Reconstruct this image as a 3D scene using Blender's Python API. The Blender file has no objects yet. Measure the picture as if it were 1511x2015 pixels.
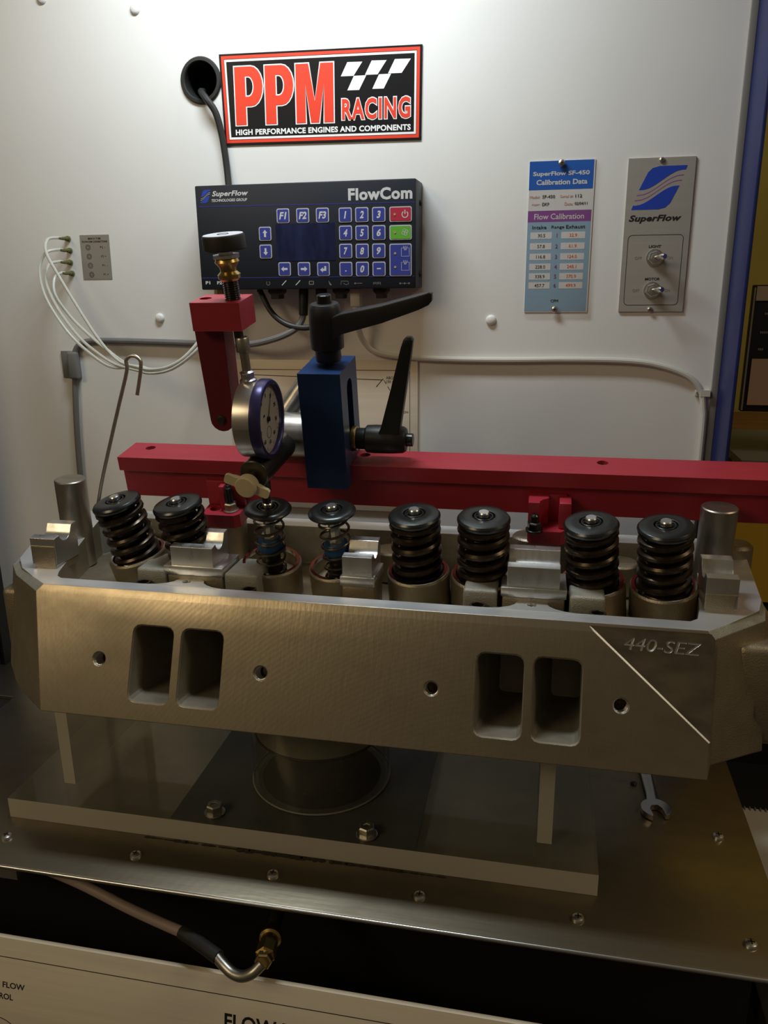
import bpy, bmesh, math, random
from mathutils import Vector, Matrix
random.seed(7)
PI = math.pi
SC = bpy.context.scene
COL = SC.collection
MM = 0.001

# ------------------------------------------------------------------ camera
cd = bpy.data.cameras.new('camera')
cam = bpy.data.objects.new('camera', cd); COL.objects.link(cam)
cd.sensor_fit = 'HORIZONTAL'; cd.sensor_width = 36.0
cd.lens = 1572.0 / 1511.0 * 36.0
cd.clip_start = 0.02; cd.clip_end = 30
yaw, pit, rol = math.radians(11.7133), math.radians(16.3106), math.radians(-0.63336)
fwd = Vector((-math.sin(yaw)*math.cos(pit), math.cos(yaw)*math.cos(pit), -math.sin(pit)))
rgt = Vector((math.cos(yaw), math.sin(yaw), 0)); upv = rgt.cross(fwd)
r2 = math.cos(rol)*rgt + math.sin(rol)*upv
u2 = -math.sin(rol)*rgt + math.cos(rol)*upv
cam.matrix_world = Matrix(((r2.x, u2.x, -fwd.x, 0), (r2.y, u2.y, -fwd.y, 0), (r2.z, u2.z, -fwd.z, 0.42), (0, 0, 0, 1)))
SC.camera = cam

# ------------------------------------------------------------------ world, lamps, exposure
w = bpy.data.worlds.new('world'); SC.world = w; w.use_nodes = True
bg = w.node_tree.nodes['Background']
bg.inputs[0].default_value = (1.0, 0.79, 0.50, 1); bg.inputs[1].default_value = 0.06

def area_lamp(name, loc, target, sx, sy, watts, color):
    d = bpy.data.lights.new(name, 'AREA'); d.shape = 'RECTANGLE'; d.size = sx; d.size_y = sy
    d.energy = watts; d.color = color
    o = bpy.data.objects.new(name, d); COL.objects.link(o)
    o.location = loc
    o.rotation_euler = (Vector(target) - Vector(loc)).to_track_quat('-Z', 'Y').to_euler()
    return o
# fluorescent tube of the bench hood, above the frame, and the warm room lamp behind the photographer
area_lamp('bench_hood_lamp', (-0.225, 0.57, 0.80), (-0.225, 0.635, 0.40), 0.24, 0.06, 2.1, (0.86, 0.95, 1.0))
area_lamp('room_fill_lamp', (-1.25, -0.85, 1.25), (-0.15, 0.6, 0.15), 0.7, 0.5, 6.2, (1.0, 0.77, 0.46))
area_lamp('room_fill_lamp', (1.35, 0.35, 1.55), (0.4, 1.3, 0.2), 0.5, 0.5, 5.5, (1.0, 0.80, 0.52))  # unseen fill lamp, added to brighten the wall, framed panel, bin and notepad
SC.view_settings.view_transform = 'Standard'; SC.view_settings.look = 'None'
SC.view_settings.gamma = 1.0; SC.view_settings.use_curve_mapping = False
SC.view_settings.exposure = 0.0

# ------------------------------------------------------------------ materials
def nt(m):
    return m.node_tree.nodes, m.node_tree.links
def mat(name, col, rough=0.5, metal=0.0, var=0.0, vscale=(40, 40, 40), bump=0.0, bscale=300.0, bevel=0.0, rvar=0.0,
        trans=0.0, ior=1.45, emit=None, col2=None, coat=0.0, detail=3.0, spec=0.5, bstretch=None, aniso=0.0):
    m = bpy.data.materials.new(name); m.use_nodes = True
    N, L = nt(m); b = N['Principled BSDF']
    b.inputs['Base Color'].default_value = (*col, 1); b.inputs['Roughness'].default_value = rough
    b.inputs['Metallic'].default_value = metal; b.inputs['IOR'].default_value = ior
    b.inputs['Transmission Weight'].default_value = trans; b.inputs['Coat Weight'].default_value = coat
    b.inputs['Specular IOR Level'].default_value = spec
    if emit:
        b.inputs['Emission Color'].default_value = (*emit[0], 1); b.inputs['Emission Strength'].default_value = emit[1]
    tc = N.new('ShaderNodeTexCoord')
    if var or rvar:
        mp = N.new('ShaderNodeMapping'); mp.inputs['Scale'].default_value = vscale
        L.new(tc.outputs['Object'], mp.inputs[0])
        nz = N.new('ShaderNodeTexNoise'); nz.inputs['Scale'].default_value = 1.0; nz.inputs['Detail'].default_value = detail
        nz.inputs['Roughness'].default_value = 0.6
        L.new(mp.outputs[0], nz.inputs['Vector'])
        if var:
            c2 = col2 or tuple(c*(1-var) for c in col)
            r = N.new('ShaderNodeMix'); r.data_type = 'RGBA'
            r.inputs['A'].default_value = (*col, 1); r.inputs['B'].default_value = (*c2, 1)
            mr = N.new('ShaderNodeMapRange'); mr.inputs['From Min'].default_value = 0.35; mr.inputs['From Max'].default_value = 0.68
            L.new(nz.outputs['Fac'], mr.inputs['Value']); L.new(mr.outputs['Result'], r.inputs['Factor'])
            L.new(r.outputs['Result'], b.inputs['Base Color'])
        if rvar:
            mr2 = N.new('ShaderNodeMapRange'); mr2.inputs['From Min'].default_value = 0.3; mr2.inputs['From Max'].default_value = 0.7
            mr2.inputs['To Min'].default_value = max(0.02, rough-rvar); mr2.inputs['To Max'].default_value = min(1, rough+rvar)
            L.new(nz.outputs['Fac'], mr2.inputs['Value']); L.new(mr2.outputs['Result'], b.inputs['Roughness'])
    nrm = None
    if bevel:
        bv = N.new('ShaderNodeBevel'); bv.samples = 4; bv.inputs['Radius'].default_value = bevel*MM; nrm = bv.outputs[0]
    if bump:
        mp2 = N.new('ShaderNodeMapping'); mp2.inputs['Scale'].default_value = bstretch or (1, 1, 1)
        L.new(tc.outputs['Object'], mp2.inputs[0])
        n2 = N.new('ShaderNodeTexNoise'); n2.inputs['Scale'].default_value = bscale; n2.inputs['Detail'].default_value = 2.0
        L.new(mp2.outputs[0], n2.inputs['Vector'])
        bp = N.new('ShaderNodeBump'); bp.inputs['Strength'].default_value = bump; bp.inputs['Distance'].default_value = 0.0006
        L.new(n2.outputs['Fac'], bp.inputs['Height'])
        if nrm: L.new(nrm, bp.inputs['Normal'])
        nrm = bp.outputs[0]
    if nrm: L.new(nrm, b.inputs['Normal'])
    return m
def clear(name, tint, rough=0.03, haze=0.0, hz=(0.5, 0.48, 0.4), ior=1.45):
    # clear plastic: light passes straight through, surfaces mirror by Fresnel, a little milky haze
    m = bpy.data.materials.new(name); m.use_nodes = True; N, L = nt(m); N.clear()
    o = N.new('ShaderNodeOutputMaterial'); t = N.new('ShaderNodeBsdfTransparent'); t.inputs[0].default_value = (*tint, 1)
    gl = N.new('ShaderNodeBsdfGlossy'); gl.inputs['Roughness'].default_value = rough
    d = N.new('ShaderNodeBsdfDiffuse'); d.inputs[0].default_value = (*hz, 1)
    f = N.new('ShaderNodeFresnel'); gm = N.new('ShaderNodeNewGeometry')
    mi = N.new('ShaderNodeMapRange'); mi.inputs['To Min'].default_value = ior; mi.inputs['To Max'].default_value = 1/ior   # no total reflection from inside: rays are not bent
    L.new(gm.outputs['Backfacing'], mi.inputs['Value']); L.new(mi.outputs['Result'], f.inputs[0])
    m1 = N.new('ShaderNodeMixShader'); m1.inputs[0].default_value = haze; L.new(t.outputs[0], m1.inputs[1]); L.new(d.outputs[0], m1.inputs[2])
    m2 = N.new('ShaderNodeMixShader'); L.new(f.outputs[0], m2.inputs[0]); L.new(m1.outputs[0], m2.inputs[1]); L.new(gl.outputs[0], m2.inputs[2])
    L.new(m2.outputs[0], o.inputs[0]); return m
M = {}
M['panel_white'] = mat('white_laminate', (0.80, 0.79, 0.76), 0.42, var=0.04, vscale=(9, 9, 9), bump=0.03, bscale=900)
M['trim_grey'] = mat('grey_trim', (0.22, 0.21, 0.19), 0.5)
M['rubber_black'] = mat('black_rubber', (0.018, 0.018, 0.017), 0.6)
M['blue_paint'] = mat('blue_enamel', (0.011, 0.019, 0.105), 0.42, var=0.15, vscale=(20, 20, 20))
M['yellow_wall'] = mat('yellow_plaster', (0.46, 0.38, 0.085), 0.85, var=0.1, vscale=(6, 6, 6))
M['yellow_plastic'] = mat('yellow_plastic', (0.74, 0.46, 0.045), 0.5)
M['steel_plate'] = mat('stained_steel', (0.36, 0.31, 0.225), 0.37, 0.93, var=0.50, vscale=(6, 10, 6), rvar=0.10, bump=0.10, bscale=260, bstretch=(0.12, 1, 1), detail=6, bevel=0.8)
M['cabinet_black'] = mat('black_cabinet', (0.010, 0.010, 0.009), 0.7)
M['panel_alu'] = mat('brushed_aluminium', (0.84, 0.75, 0.60), 0.42, 0.10, var=0.12, vscale=(3, 90, 90), bump=0.05, bscale=500, bstretch=(0.05, 1, 1))
M['plate_alu'] = mat('satin_aluminium', (0.47, 0.44, 0.39), 0.42, 0.35, var=0.06, vscale=(8, 200, 200))
M['label_alu'] = mat('foil_label', (0.36, 0.34, 0.32), 0.38, 0.5)
M['ink'] = mat('black_ink', (0.012, 0.012, 0.012), 0.6)
M['ink_grey'] = mat('grey_ink', (0.20, 0.19, 0.18), 0.6)
M['cast'] = mat('cast_aluminium', (0.46, 0.395, 0.285), 0.44, 0.86, var=0.22, vscale=(30, 30, 30), bump=0.45, bscale=1100, bevel=1.2)
M['rail_face'] = mat('milled_rail', (0.86, 0.88, 0.90), 0.45, 0.85, var=0.14, vscale=(18, 60, 30), bump=0.05, bscale=400, bevel=0.7)
M['mirror_rim'] = mat('bright_cut_rim', (0.80, 0.79, 0.77), 0.10, 1.0)
M['sandcast'] = mat('sand_cast_aluminium', (0.38, 0.37, 0.315), 0.6, 0.50, var=0.2, vscale=(60, 60, 60), bump=0.6, bscale=1300, bevel=1.5)
M['milled'] = mat('milled_aluminium', (0.74, 0.74, 0.72), 0.31, 0.95, var=0.10, vscale=(150, 30, 30), bump=0.05, bscale=500, bevel=0.7, rvar=0.06)
M['face'] = mat('milled_face', (0.46, 0.395, 0.285), 0.37, 0.90, var=0.46, vscale=(9, 14, 17), rvar=0.09, bump=0.13, bscale=240, bstretch=(1.6, 0.35, 0.35), detail=7, bevel=0.7)
M['polished'] = mat('polished_step', (0.46, 0.40, 0.30), 0.23, 0.95, var=0.5, vscale=(30, 40, 60), rvar=0.08, bevel=0.5)
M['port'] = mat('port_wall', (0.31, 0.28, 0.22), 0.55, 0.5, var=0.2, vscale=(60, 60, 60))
M['bright_steel'] = mat('bright_steel', (0.74, 0.74, 0.74), 0.30, 1.0)
M['steel_dark'] = mat('turned_steel', (0.46, 0.42, 0.36), 0.40, 1.0, var=0.25, vscale=(60, 60, 30), rvar=0.06, bevel=0.6)
M['gunmetal'] = mat('gunmetal', (0.12, 0.11, 0.09), 0.30, 0.9, bevel=0.5)
M['black_oxide'] = mat('black_oxide', (0.065, 0.069, 0.069), 0.27, 0.85, bevel=0.8)
M['spring'] = mat('spring_steel', (0.080, 0.061, 0.042), 0.29, 0.85, var=0.4, vscale=(200, 200, 200))
M['spring_thin'] = mat('thin_spring_steel', (0.14, 0.12, 0.095), 0.28, 0.9)
M['seal_blue'] = mat('blue_seal', (0.012, 0.06, 0.17), 0.4)
M['red_ano'] = mat('red_anodised', (0.42, 0.022, 0.044), 0.44, 0.10, var=0.12, vscale=(10, 80, 80), bevel=0.6, spec=0.9)
M['red_arm'] = mat('dark_red_anodised', (0.17, 0.020, 0.030), 0.40, 0.22, bevel=0.6)
M['blue_ano'] = mat('blue_anodised', (0.018, 0.050, 0.155), 0.36, 0.25, bevel=0.7)
M['black_plastic'] = mat('black_plastic', (0.016, 0.017, 0.017), 0.42, bevel=0.8, bump=0.05, bscale=900)
M['zinc'] = mat('zinc_steel', (0.52, 0.50, 0.44), 0.36, 1.0, var=0.25, vscale=(90, 90, 90))
M['brass'] = mat('brass', (0.55, 0.40, 0.15), 0.32, 1.0, var=0.2, vscale=(100, 100, 100))
M['cream'] = mat('cream_plastic', (0.62, 0.53, 0.34), 0.45)
M['silver'] = mat('silver_case', (0.58, 0.56, 0.53), 0.32, 0.9)
M['purple'] = mat('purple_bezel', (0.045, 0.038, 0.125), 0.28, 0.35, bevel=0.5)
M['dial_face'] = mat('dial_paper', (0.66, 0.62, 0.56), 0.5)
M['glass'] = clear('clear_lens', (0.98, 0.98, 0.98), 0.03, 0.0, ior=1.25)
M['acrylic'] = clear('clear_acrylic', (0.93, 0.93, 0.88), 0.05, 0.13, (0.55, 0.52, 0.43))  # haze strengthened to put the back panel's reflection into the colour
M['acrylic_edge'] = clear('sawn_acrylic_edge', (0.86, 0.86, 0.78), 0.3, 0.72, (0.66, 0.63, 0.54))
M['sawn'] = mat('glue_line', (0.25, 0.24, 0.19), 0.5)
M['tube_wall'] = clear('acrylic_tube', (0.93, 0.93, 0.88), 0.08, 0.05, (0.5, 0.48, 0.4))
M['hazed'] = clear('haze_band', (0.85, 0.85, 0.78), 0.3, 0.45, (0.5, 0.48, 0.4))
M['gasket'] = mat('grey_gasket', (0.075, 0.075, 0.066), 0.45, var=0.35, vscale=(20, 20, 20))
M['dark_hole'] = mat('dark_inside', (0.006, 0.006, 0.006), 0.9)
M['case_black'] = mat('black_case', (0.018, 0.022, 0.031), 0.45, spec=0.3, bump=0.08, bscale=1500, bevel=0.6)
M['screen_blue'] = mat('blank_screen', (0.020, 0.027, 0.080), 0.22, var=0.55, vscale=(70, 30, 22), detail=5)
M['key_blue'] = mat('blue_key', (0.040, 0.055, 0.30), 0.4)
M['key_red'] = mat('red_key', (0.46, 0.030, 0.060), 0.4)
M['key_green'] = mat('green_key', (0.13, 0.42, 0.045), 0.4)
M['key_edge'] = mat('pale_key_edge', (0.50, 0.51, 0.56), 0.5)
M['print_white'] = mat('white_print', (0.62, 0.62, 0.62), 0.5)
M['line_blue'] = mat('blue_line', (0.03, 0.035, 0.24), 0.5)
M['led'] = mat('amber_indicator', (0.45, 0.33, 0.16), 0.4)
M['sign_black'] = mat('sign_black', (0.010, 0.010, 0.011), 0.35, spec=0.25)
M['sign_red'] = mat('sign_red', (0.80, 0.055, 0.025), 0.4)
M['sign_white'] = mat('sign_white', (0.86, 0.86, 0.85), 0.4)
M['card_blue'] = mat('card_blue', (0.025, 0.13, 0.52), 0.4)
M['card_pale'] = mat('card_pale_blue', (0.30, 0.44, 0.56), 0.4)
M['card_white'] = mat('card_white', (0.72, 0.70, 0.68), 0.4)
M['card_purple'] = mat('card_purple', (0.27, 0.085, 0.30), 0.4)
M['ink_red'] = mat('red_ink', (0.75, 0.14, 0.05), 0.5)
M['ink_pink'] = mat('pink_ink', (0.72, 0.42, 0.38), 0.5)
M['ink_violet'] = mat('violet_ink', (0.30, 0.10, 0.28), 0.5)
M['logo_blue'] = mat('logo_blue', (0.022, 0.06, 0.42), 0.4)
M['cable_black'] = mat('black_cable', (0.022, 0.022, 0.022), 0.5)
M['cable_grey'] = mat('grey_cable', (0.17, 0.165, 0.16), 0.5)
M['cable_white'] = mat('pale_cable', (0.60, 0.58, 0.52), 0.5)
M['tube_clear'] = mat('clear_hose', (0.72, 0.73, 0.66), 0.25, trans=0.35, ior=1.3)
M['clip_grey'] = mat('grey_clip', (0.17, 0.17, 0.165), 0.45)
M['barb'] = mat('green_barb', (0.13, 0.13, 0.045), 0.4, 0.3)
M['hose'] = mat('taupe_hose', (0.36, 0.28, 0.25), 0.5)
M['wood'] = mat('brown_wood', (0.30, 0.14, 0.045), 0.5, var=0.4, vscale=(6, 60, 60))
M['paper'] = mat('paper', (0.60, 0.56, 0.48), 0.7)
M['beige'] = mat('beige_panel', (0.42, 0.34, 0.28), 0.6)
M['pinkish'] = mat('pink_beige_panel', (0.45, 0.32, 0.26), 0.6)
M['floor'] = mat('grey_floor', (0.16, 0.15, 0.14), 0.7, var=0.2, vscale=(5, 5, 5))
M['led_green'] = mat('green_led', (0.0, 0.3, 0.08), 0.4, emit=((0.05, 1.0, 0.3), 2.0))
M['grime'] = mat('oily_grime', (0.020, 0.015, 0.010), 0.4)
M['chrome'] = mat('chrome_wrench', (0.66, 0.64, 0.62), 0.16, 1.0, bevel=0.5)

def mill_marks(m, center, scale, amt):
    # faint arcs left by a large face mill
    N, L = nt(m); b = N['Principled BSDF']; tc = N.new('ShaderNodeTexCoord')
    mp = N.new('ShaderNodeMapping'); mp.inputs['Location'].default_value = center; L.new(tc.outputs['Object'], mp.inputs[0])
    wv = N.new('ShaderNodeTexWave'); wv.wave_type = 'RINGS'; wv.rings_direction = 'SPHERICAL'
    wv.inputs['Scale'].default_value = scale; wv.inputs['Distortion'].default_value = 3.0; wv.inputs['Detail'].default_value = 3.0
    wv.inputs['Detail Scale'].default_value = 0.6
    L.new(mp.outputs[0], wv.inputs['Vector'])
    n = N.new('ShaderNodeTexNoise'); n.inputs['Scale'].default_value = 14.0; n.inputs['Detail'].default_value = 4.0; L.new(tc.outputs['Object'], n.inputs['Vector'])
    mm = N.new('ShaderNodeMath'); mm.operation = 'MULTIPLY'; L.new(wv.outputs['Fac'], mm.inputs[0]); L.new(n.outputs['Fac'], mm.inputs[1])
    bp = N.new('ShaderNodeBump'); bp.inputs['Strength'].default_value = amt; bp.inputs['Distance'].default_value = 0.0004
    L.new(mm.outputs[0], bp.inputs['Height'])
    old = b.inputs['Normal'].links[0].from_socket; L.new(old, bp.inputs['Normal']); L.new(bp.outputs[0], b.inputs['Normal'])
mill_marks(M['face'], (-0.15, 0.10, 0.22), 95.0, 0.035)
mill_marks(M['steel_plate'], (-0.75, 0.5, 0.0), 60.0, 0.035)
# ------------------------------------------------------------------ geometry builder (millimetres)
class G:
    def __init__(s):
        s.bm = bmesh.new(); s.mi = 0
    def _f(s, vs):
        try:
            f = s.bm.faces.new(vs); f.material_index = s.mi; return f
        except ValueError:
            return None
    def box(s, x0, x1, y0, y1, z0, z1, bev=0.0, seg=2, M4=None):
        vs = [s.bm.verts.new((x, y, z)) for x in (x0, x1) for y in (y0, y1) for z in (z0, z1)]
        fs = [s._f([vs[i] for i in q]) for q in ((0, 1, 3, 2), (4, 6, 7, 5), (0, 4, 5, 1), (2, 3, 7, 6), (0, 2, 6, 4), (1, 5, 7, 3))]
        geo = vs
        if bev:
            es = list({e for f in fs for e in f.edges})
            r = bmesh.ops.bevel(s.bm, geom=es, offset=bev, segments=seg, profile=0.5, affect='EDGES', material=-1)
            geo = list({v for f in r['faces'] for v in f.verts} | {v for f in fs if f.is_valid for v in f.verts})
            for f in r['faces']: f.material_index = s.mi
        if M4: bmesh.ops.transform(s.bm, matrix=M4, verts=geo)
        return s
    def ring(s, c, u, v, r, n, ph=0.0):
        return [s.bm.verts.new(c + u*(r*math.cos(ph+2*PI*i/n)) + v*(r*math.sin(ph+2*PI*i/n))) for i in range(n)]
    def skin(s, rings, cap=True, closed=False):
        n = len(rings[0]); K = len(rings)
        for k in range(K if closed else K-1):
            a, b = rings[k], rings[(k+1) % K]
            for i in range(n): s._f([a[i], a[(i+1) % n], b[(i+1) % n], b[i]])
        if cap and not closed:
            s._f(list(reversed(rings[0]))); s._f(rings[-1])
        return s
    def lathe(s, p, axis, prof, n=32, cap=True, ph=0.0):
        """prof: (radius, height) pairs along axis from p"""
        p = Vector(p); ax = Vector(axis).normalized(); t = Vector((0, 0, 1)) if abs(ax.z) < 0.9 else Vector((1, 0, 0))
        u = t.cross(ax).normalized(); v = ax.cross(u)
        s.skin([s.ring(p + ax*h, u, v, max(r, 0.01), n, ph) for r, h in prof], cap); return s
    def cyl(s, a, b, r0, r1=None, n=24, bev=0.0):
        a = Vector(a); b = Vector(b); L = (b-a).length; r1 = r0 if r1 is None else r1
        if bev: pr = [(r0-bev, 0), (r0, bev), (r1, L-bev), (r1-bev, L)]
        else: pr = [(r0, 0), (r1, L)]
        return s.lathe(a, b-a, pr, n)
    def tube(s, pts, r, n=8, smooth=0, cap=True):
        P = [Vector(p) for p in pts]
        if smooth: P = spline(P, smooth)
        rs = []; t0 = (P[1]-P[0]).normalized()
        h = Vector((0, 0, 1)) if abs(t0.z) < 0.9 else Vector((1, 0, 0))
        u = h.cross(t0).normalized()
        for i, p in enumerate(P):
            t = (P[min(i+1, len(P)-1)] - P[max(i-1, 0)]).normalized()
            u = (u - t*u.dot(t)).normalized(); v = t.cross(u)
            rr = r[i] if isinstance(r, (list, tuple)) else r
            rs.append(s.ring(p, u, v, rr, n))
        s.skin(rs, cap); return s
    def prism(s, poly, o, eu, ev, en, depth, bev=0.0):
        """2-D polygon in plane (o, eu, ev) extruded by depth along en"""
        o = Vector(o); eu = Vector(eu); ev = Vector(ev); en = Vector(en)
        a = [s.bm.verts.new(o + eu*x + ev*y) for x, y in poly]; b = [s.bm.verts.new(o + eu*x + ev*y + en*depth) for x, y in poly]
        n = len(poly); fs = [s._f(list(reversed(a))), s._f(b)]
        for i in range(n): fs.append(s._f([a[i], a[(i+1) % n], b[(i+1) % n], b[i]]))
        if bev:
            es = [e for e in fs[1].edges]
            bmesh.ops.bevel(s.bm, geom=es, offset=bev, segments=2, profile=0.5, affect='EDGES')
        return s
    def torus(s, c, axis, R, r, n=32, m=8):
        c = Vector(c); ax = Vector(axis).normalized(); t = Vector((0, 0, 1)) if abs(ax.z) < 0.9 else Vector((1, 0, 0))
        u = t.cross(ax).normalized(); v = ax.cross(u); rs = []
        for i in range(n):
            d = u*math.cos(2*PI*i/n) + v*math.sin(2*PI*i/n)
            rs.append([s.bm.verts.new(c + d*(R + r*math.cos(2*PI*k/m)) + ax*(r*math.sin(2*PI*k/m))) for k in range(m)])
        s.skin(rs, False, True); return s
    def add_mesh(s, me, M4):
        n0 = len(s.bm.verts); f0 = len(s.bm.faces)
        s.bm.from_mesh(me); s.bm.verts.ensure_lookup_table(); s.bm.faces.ensure_lookup_table()
        bmesh.ops.transform(s.bm, matrix=M4, verts=s.bm.verts[n0:])
        for f in s.bm.faces[f0:]: f.material_index = s.mi
        return s
    def mesh(s, name, mats, off=Vector((0, 0, 0)), angle=32, recalc=True):
        bm = s.bm
        if recalc: bmesh.ops.recalc_face_normals(bm, faces=bm.faces[:])
        bmesh.ops.translate(bm, verts=bm.verts[:], vec=-Vector(off)); bmesh.ops.scale(bm, vec=(MM, MM, MM), verts=bm.verts[:])
        me = bpy.data.meshes.new(name); bm.to_mesh(me); bm.free()
        for m in (mats if isinstance(mats, list) else [mats]): me.materials.append(M[m])
        me.polygons.foreach_set('use_smooth', [True]*len(me.polygons))
        me.set_sharp_from_angle(angle=math.radians(angle))
        return me

def spline(P, k):
    out = []
    for i in range(len(P)-1):
        p0 = P[max(i-1, 0)]; p1 = P[i]; p2 = P[i+1]; p3 = P[min(i+2, len(P)-1)]
        for j in range(k):
            t = j/k
            out.append(0.5*((2*p1) + (p2-p0)*t + (2*p0-5*p1+4*p2-p3)*t*t + (3*p1-p0-3*p2+p3)*t**3))
    out.append(P[-1]); return out

# ------------------------------------------------------------------ objects
OFF = {}
FIX = Matrix.Translation(Vector((0, 615, 242.5))*MM) @ Matrix.Rotation(math.radians(10), 4, 'X')   # leaning frame of the valve fixture
def props(o, label=None, cat=None, group=None, kind=None):
    if label: o['label'] = label
    if cat: o['category'] = cat
    if group: o['group'] = group
    if kind: o['kind'] = kind
def thing(name, label, cat, loc, group=None, frame=None, kind=None):
    o = bpy.data.objects.new(name, None); COL.objects.link(o); o.empty_display_size = 0.01
    mw = (frame or Matrix.Identity(4)) @ Matrix.Translation(Vector(loc)*MM)
    o.matrix_world = mw; OFF[o] = Vector(loc); props(o, label, cat, group, kind); return o
def part(name, g, mats, parent, label=None, kind=None, angle=32, recalc=True):
    me = g.mesh(name, mats, OFF[parent], angle, recalc)
    o = bpy.data.objects.new(name, me); COL.objects.link(o); o.parent = parent; OFF[o] = OFF[parent]
    props(o, label, None, None, kind); return o
def single(name, g, mats, label, cat, loc, group=None, frame=None, kind=None, angle=32):
    me = g.mesh(name, mats, Vector(loc), angle)
    o = bpy.data.objects.new(name, me); COL.objects.link(o)
    o.matrix_world = (frame or Matrix.Identity(4)) @ Matrix.Translation(Vector(loc)*MM)
    OFF[o] = Vector(loc); props(o, label, cat, group, kind); return o
def copy_tree(o, parent=None):
    c = o.copy(); COL.objects.link(c)
    if parent: c.parent = parent
    for ch in o.children: copy_tree(ch, c)
    return c
def evaluated_mesh(o):
    dg = bpy.context.evaluated_depsgraph_get(); dg.update()
    return bpy.data.meshes.new_from_object(o.evaluated_get(dg))
def cut(me, cutters):
    """boolean difference of meshes (already in metres), returns a new mesh"""
    o = bpy.data.objects.new('work', me); COL.objects.link(o); tmp = []
    for c in cutters:
        k = bpy.data.objects.new('cutter', c); COL.objects.link(k); tmp.append(k)
        md = o.modifiers.new('b', 'BOOLEAN'); md.operation = 'DIFFERENCE'; md.solver = 'EXACT'; md.object = k
    r = evaluated_mesh(o)
    bpy.data.objects.remove(o)
    for k in tmp: bpy.data.objects.remove(k)
    return r
def link_mesh(name, me, parent, label=None):
    o = bpy.data.objects.new(name, me); COL.objects.link(o); o.parent = parent; OFF[o] = OFF[parent]
    props(o, label); return o
def smooth(me, angle=32):
    me.polygons.foreach_set('use_smooth', [True]*len(me.polygons)); me.set_sharp_from_angle(angle=math.radians(angle))

# flat shapes with holes from curve fill
def plate_mesh(outer, holes, thick):
    cu = bpy.data.curves.new('c', 'CURVE'); cu.dimensions = '2D'; cu.fill_mode = 'BOTH'; cu.extrude = thick/2
    for loop in [outer]+holes:
        sp = cu.splines.new('POLY'); sp.points.add(len(loop)-1); sp.use_cyclic_u = True
        for p, q in zip(sp.points, loop): p.co = (q[0], q[1], 0, 1)
    o = bpy.data.objects.new('c', cu); COL.objects.link(o); me = evaluated_mesh(o)
    bpy.data.objects.remove(o); bpy.data.curves.remove(cu); return me
def circle(cx, cy, r, n=28):
    return [(cx+r*math.cos(2*PI*i/n), cy+r*math.sin(2*PI*i/n)) for i in range(n)]
def rrect(x0, x1, y0, y1, r, n=4):
    o = []
    for cx, cy, a in ((x1-r, y1-r, 0), (x0+r, y1-r, 90), (x0+r, y0+r, 180), (x1-r, y0+r, 270)):
        for i in range(n+1):
            t = math.radians(a+90*i/n); o.append((cx+r*math.cos(t), cy+r*math.sin(t)))
    return o
def basis(o, eu, ev, en):
    eu, ev, en = Vector(eu), Vector(ev), Vector(en)
    return Matrix(((eu.x, ev.x, en.x, o[0]), (eu.y, ev.y, en.y, o[1]), (eu.z, ev.z, en.z, o[2]), (0, 0, 0, 1)))

# lettering: fitted to a width x height box centred on (cx, cy) of a plane
TC = {}
def text_mesh(s, bold, shear, space=1.0, res=3):
    k = (s, bold, shear, space)
    if k in TC: return TC[k]
    cu = bpy.data.curves.new('t', 'FONT'); cu.body = s; cu.size = 1; cu.offset = bold; cu.shear = shear; cu.space_character = space; cu.resolution_u = res; cu.extrude = 0.5
    o = bpy.data.objects.new('t', cu); COL.objects.link(o); me = evaluated_mesh(o)
    bpy.data.objects.remove(o); bpy.data.curves.remove(cu)
    xs = [v.co.x for v in me.vertices]; ys = [v.co.y for v in me.vertices]
    TC[k] = (me, min(xs), max(xs), min(ys), max(ys)); return TC[k]
def letters(g, s, cx, cy, wid, hgt, B, bold=0.0, shear=0.0, th=0.12, box=None, space=1.0):
    """B = basis of the plane; wid or hgt None keeps the font's own aspect"""
    me, x0, x1, y0, y1 = text_mesh(s, bold, shear, space)
    if box: x0, x1, y0, y1 = box
    sx = wid/(x1-x0) if wid else None; sy = hgt/(y1-y0) if hgt else None
    sx = sx or sy; sy = sy or sx
    L = Matrix.Translation((cx, cy, 0)) @ Matrix.Diagonal((sx, sy, th, 1)) @ Matrix.Translation((-(x0+x1)/2, -(y0+y1)/2, 0.5))
    g.add_mesh(me, B @ L); return (x0, x1, y0, y1)
def WALL(y):     # plane facing the camera side (-y), x right, z up
    return basis((0, y, 0), (1, 0, 0), (0, 0, 1), (0, -1, 0))
def poly_on(g, poly, B, th=0.1, holes=None):
    me = plate_mesh(poly, holes or [], 1.0)
    g.add_mesh(me, B @ Matrix.Diagonal((1, 1, th, 1)) @ Matrix.Translation((0, 0, 0.5)))
def stroke(pts, wd):
    """polyline -> polygon of width wd"""
    P = [Vector((p[0], p[1])) for p in pts]; Lf = []; Rt = []
    for i, p in enumerate(P):
        t = (P[min(i+1, len(P)-1)] - P[max(i-1, 0)]).normalized(); nn = Vector((-t.y, t.x))*wd/2
        Lf.append(p+nn); Rt.append(p-nn)
    return [(q.x, q.y) for q in Lf + list(reversed(Rt))]
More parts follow.
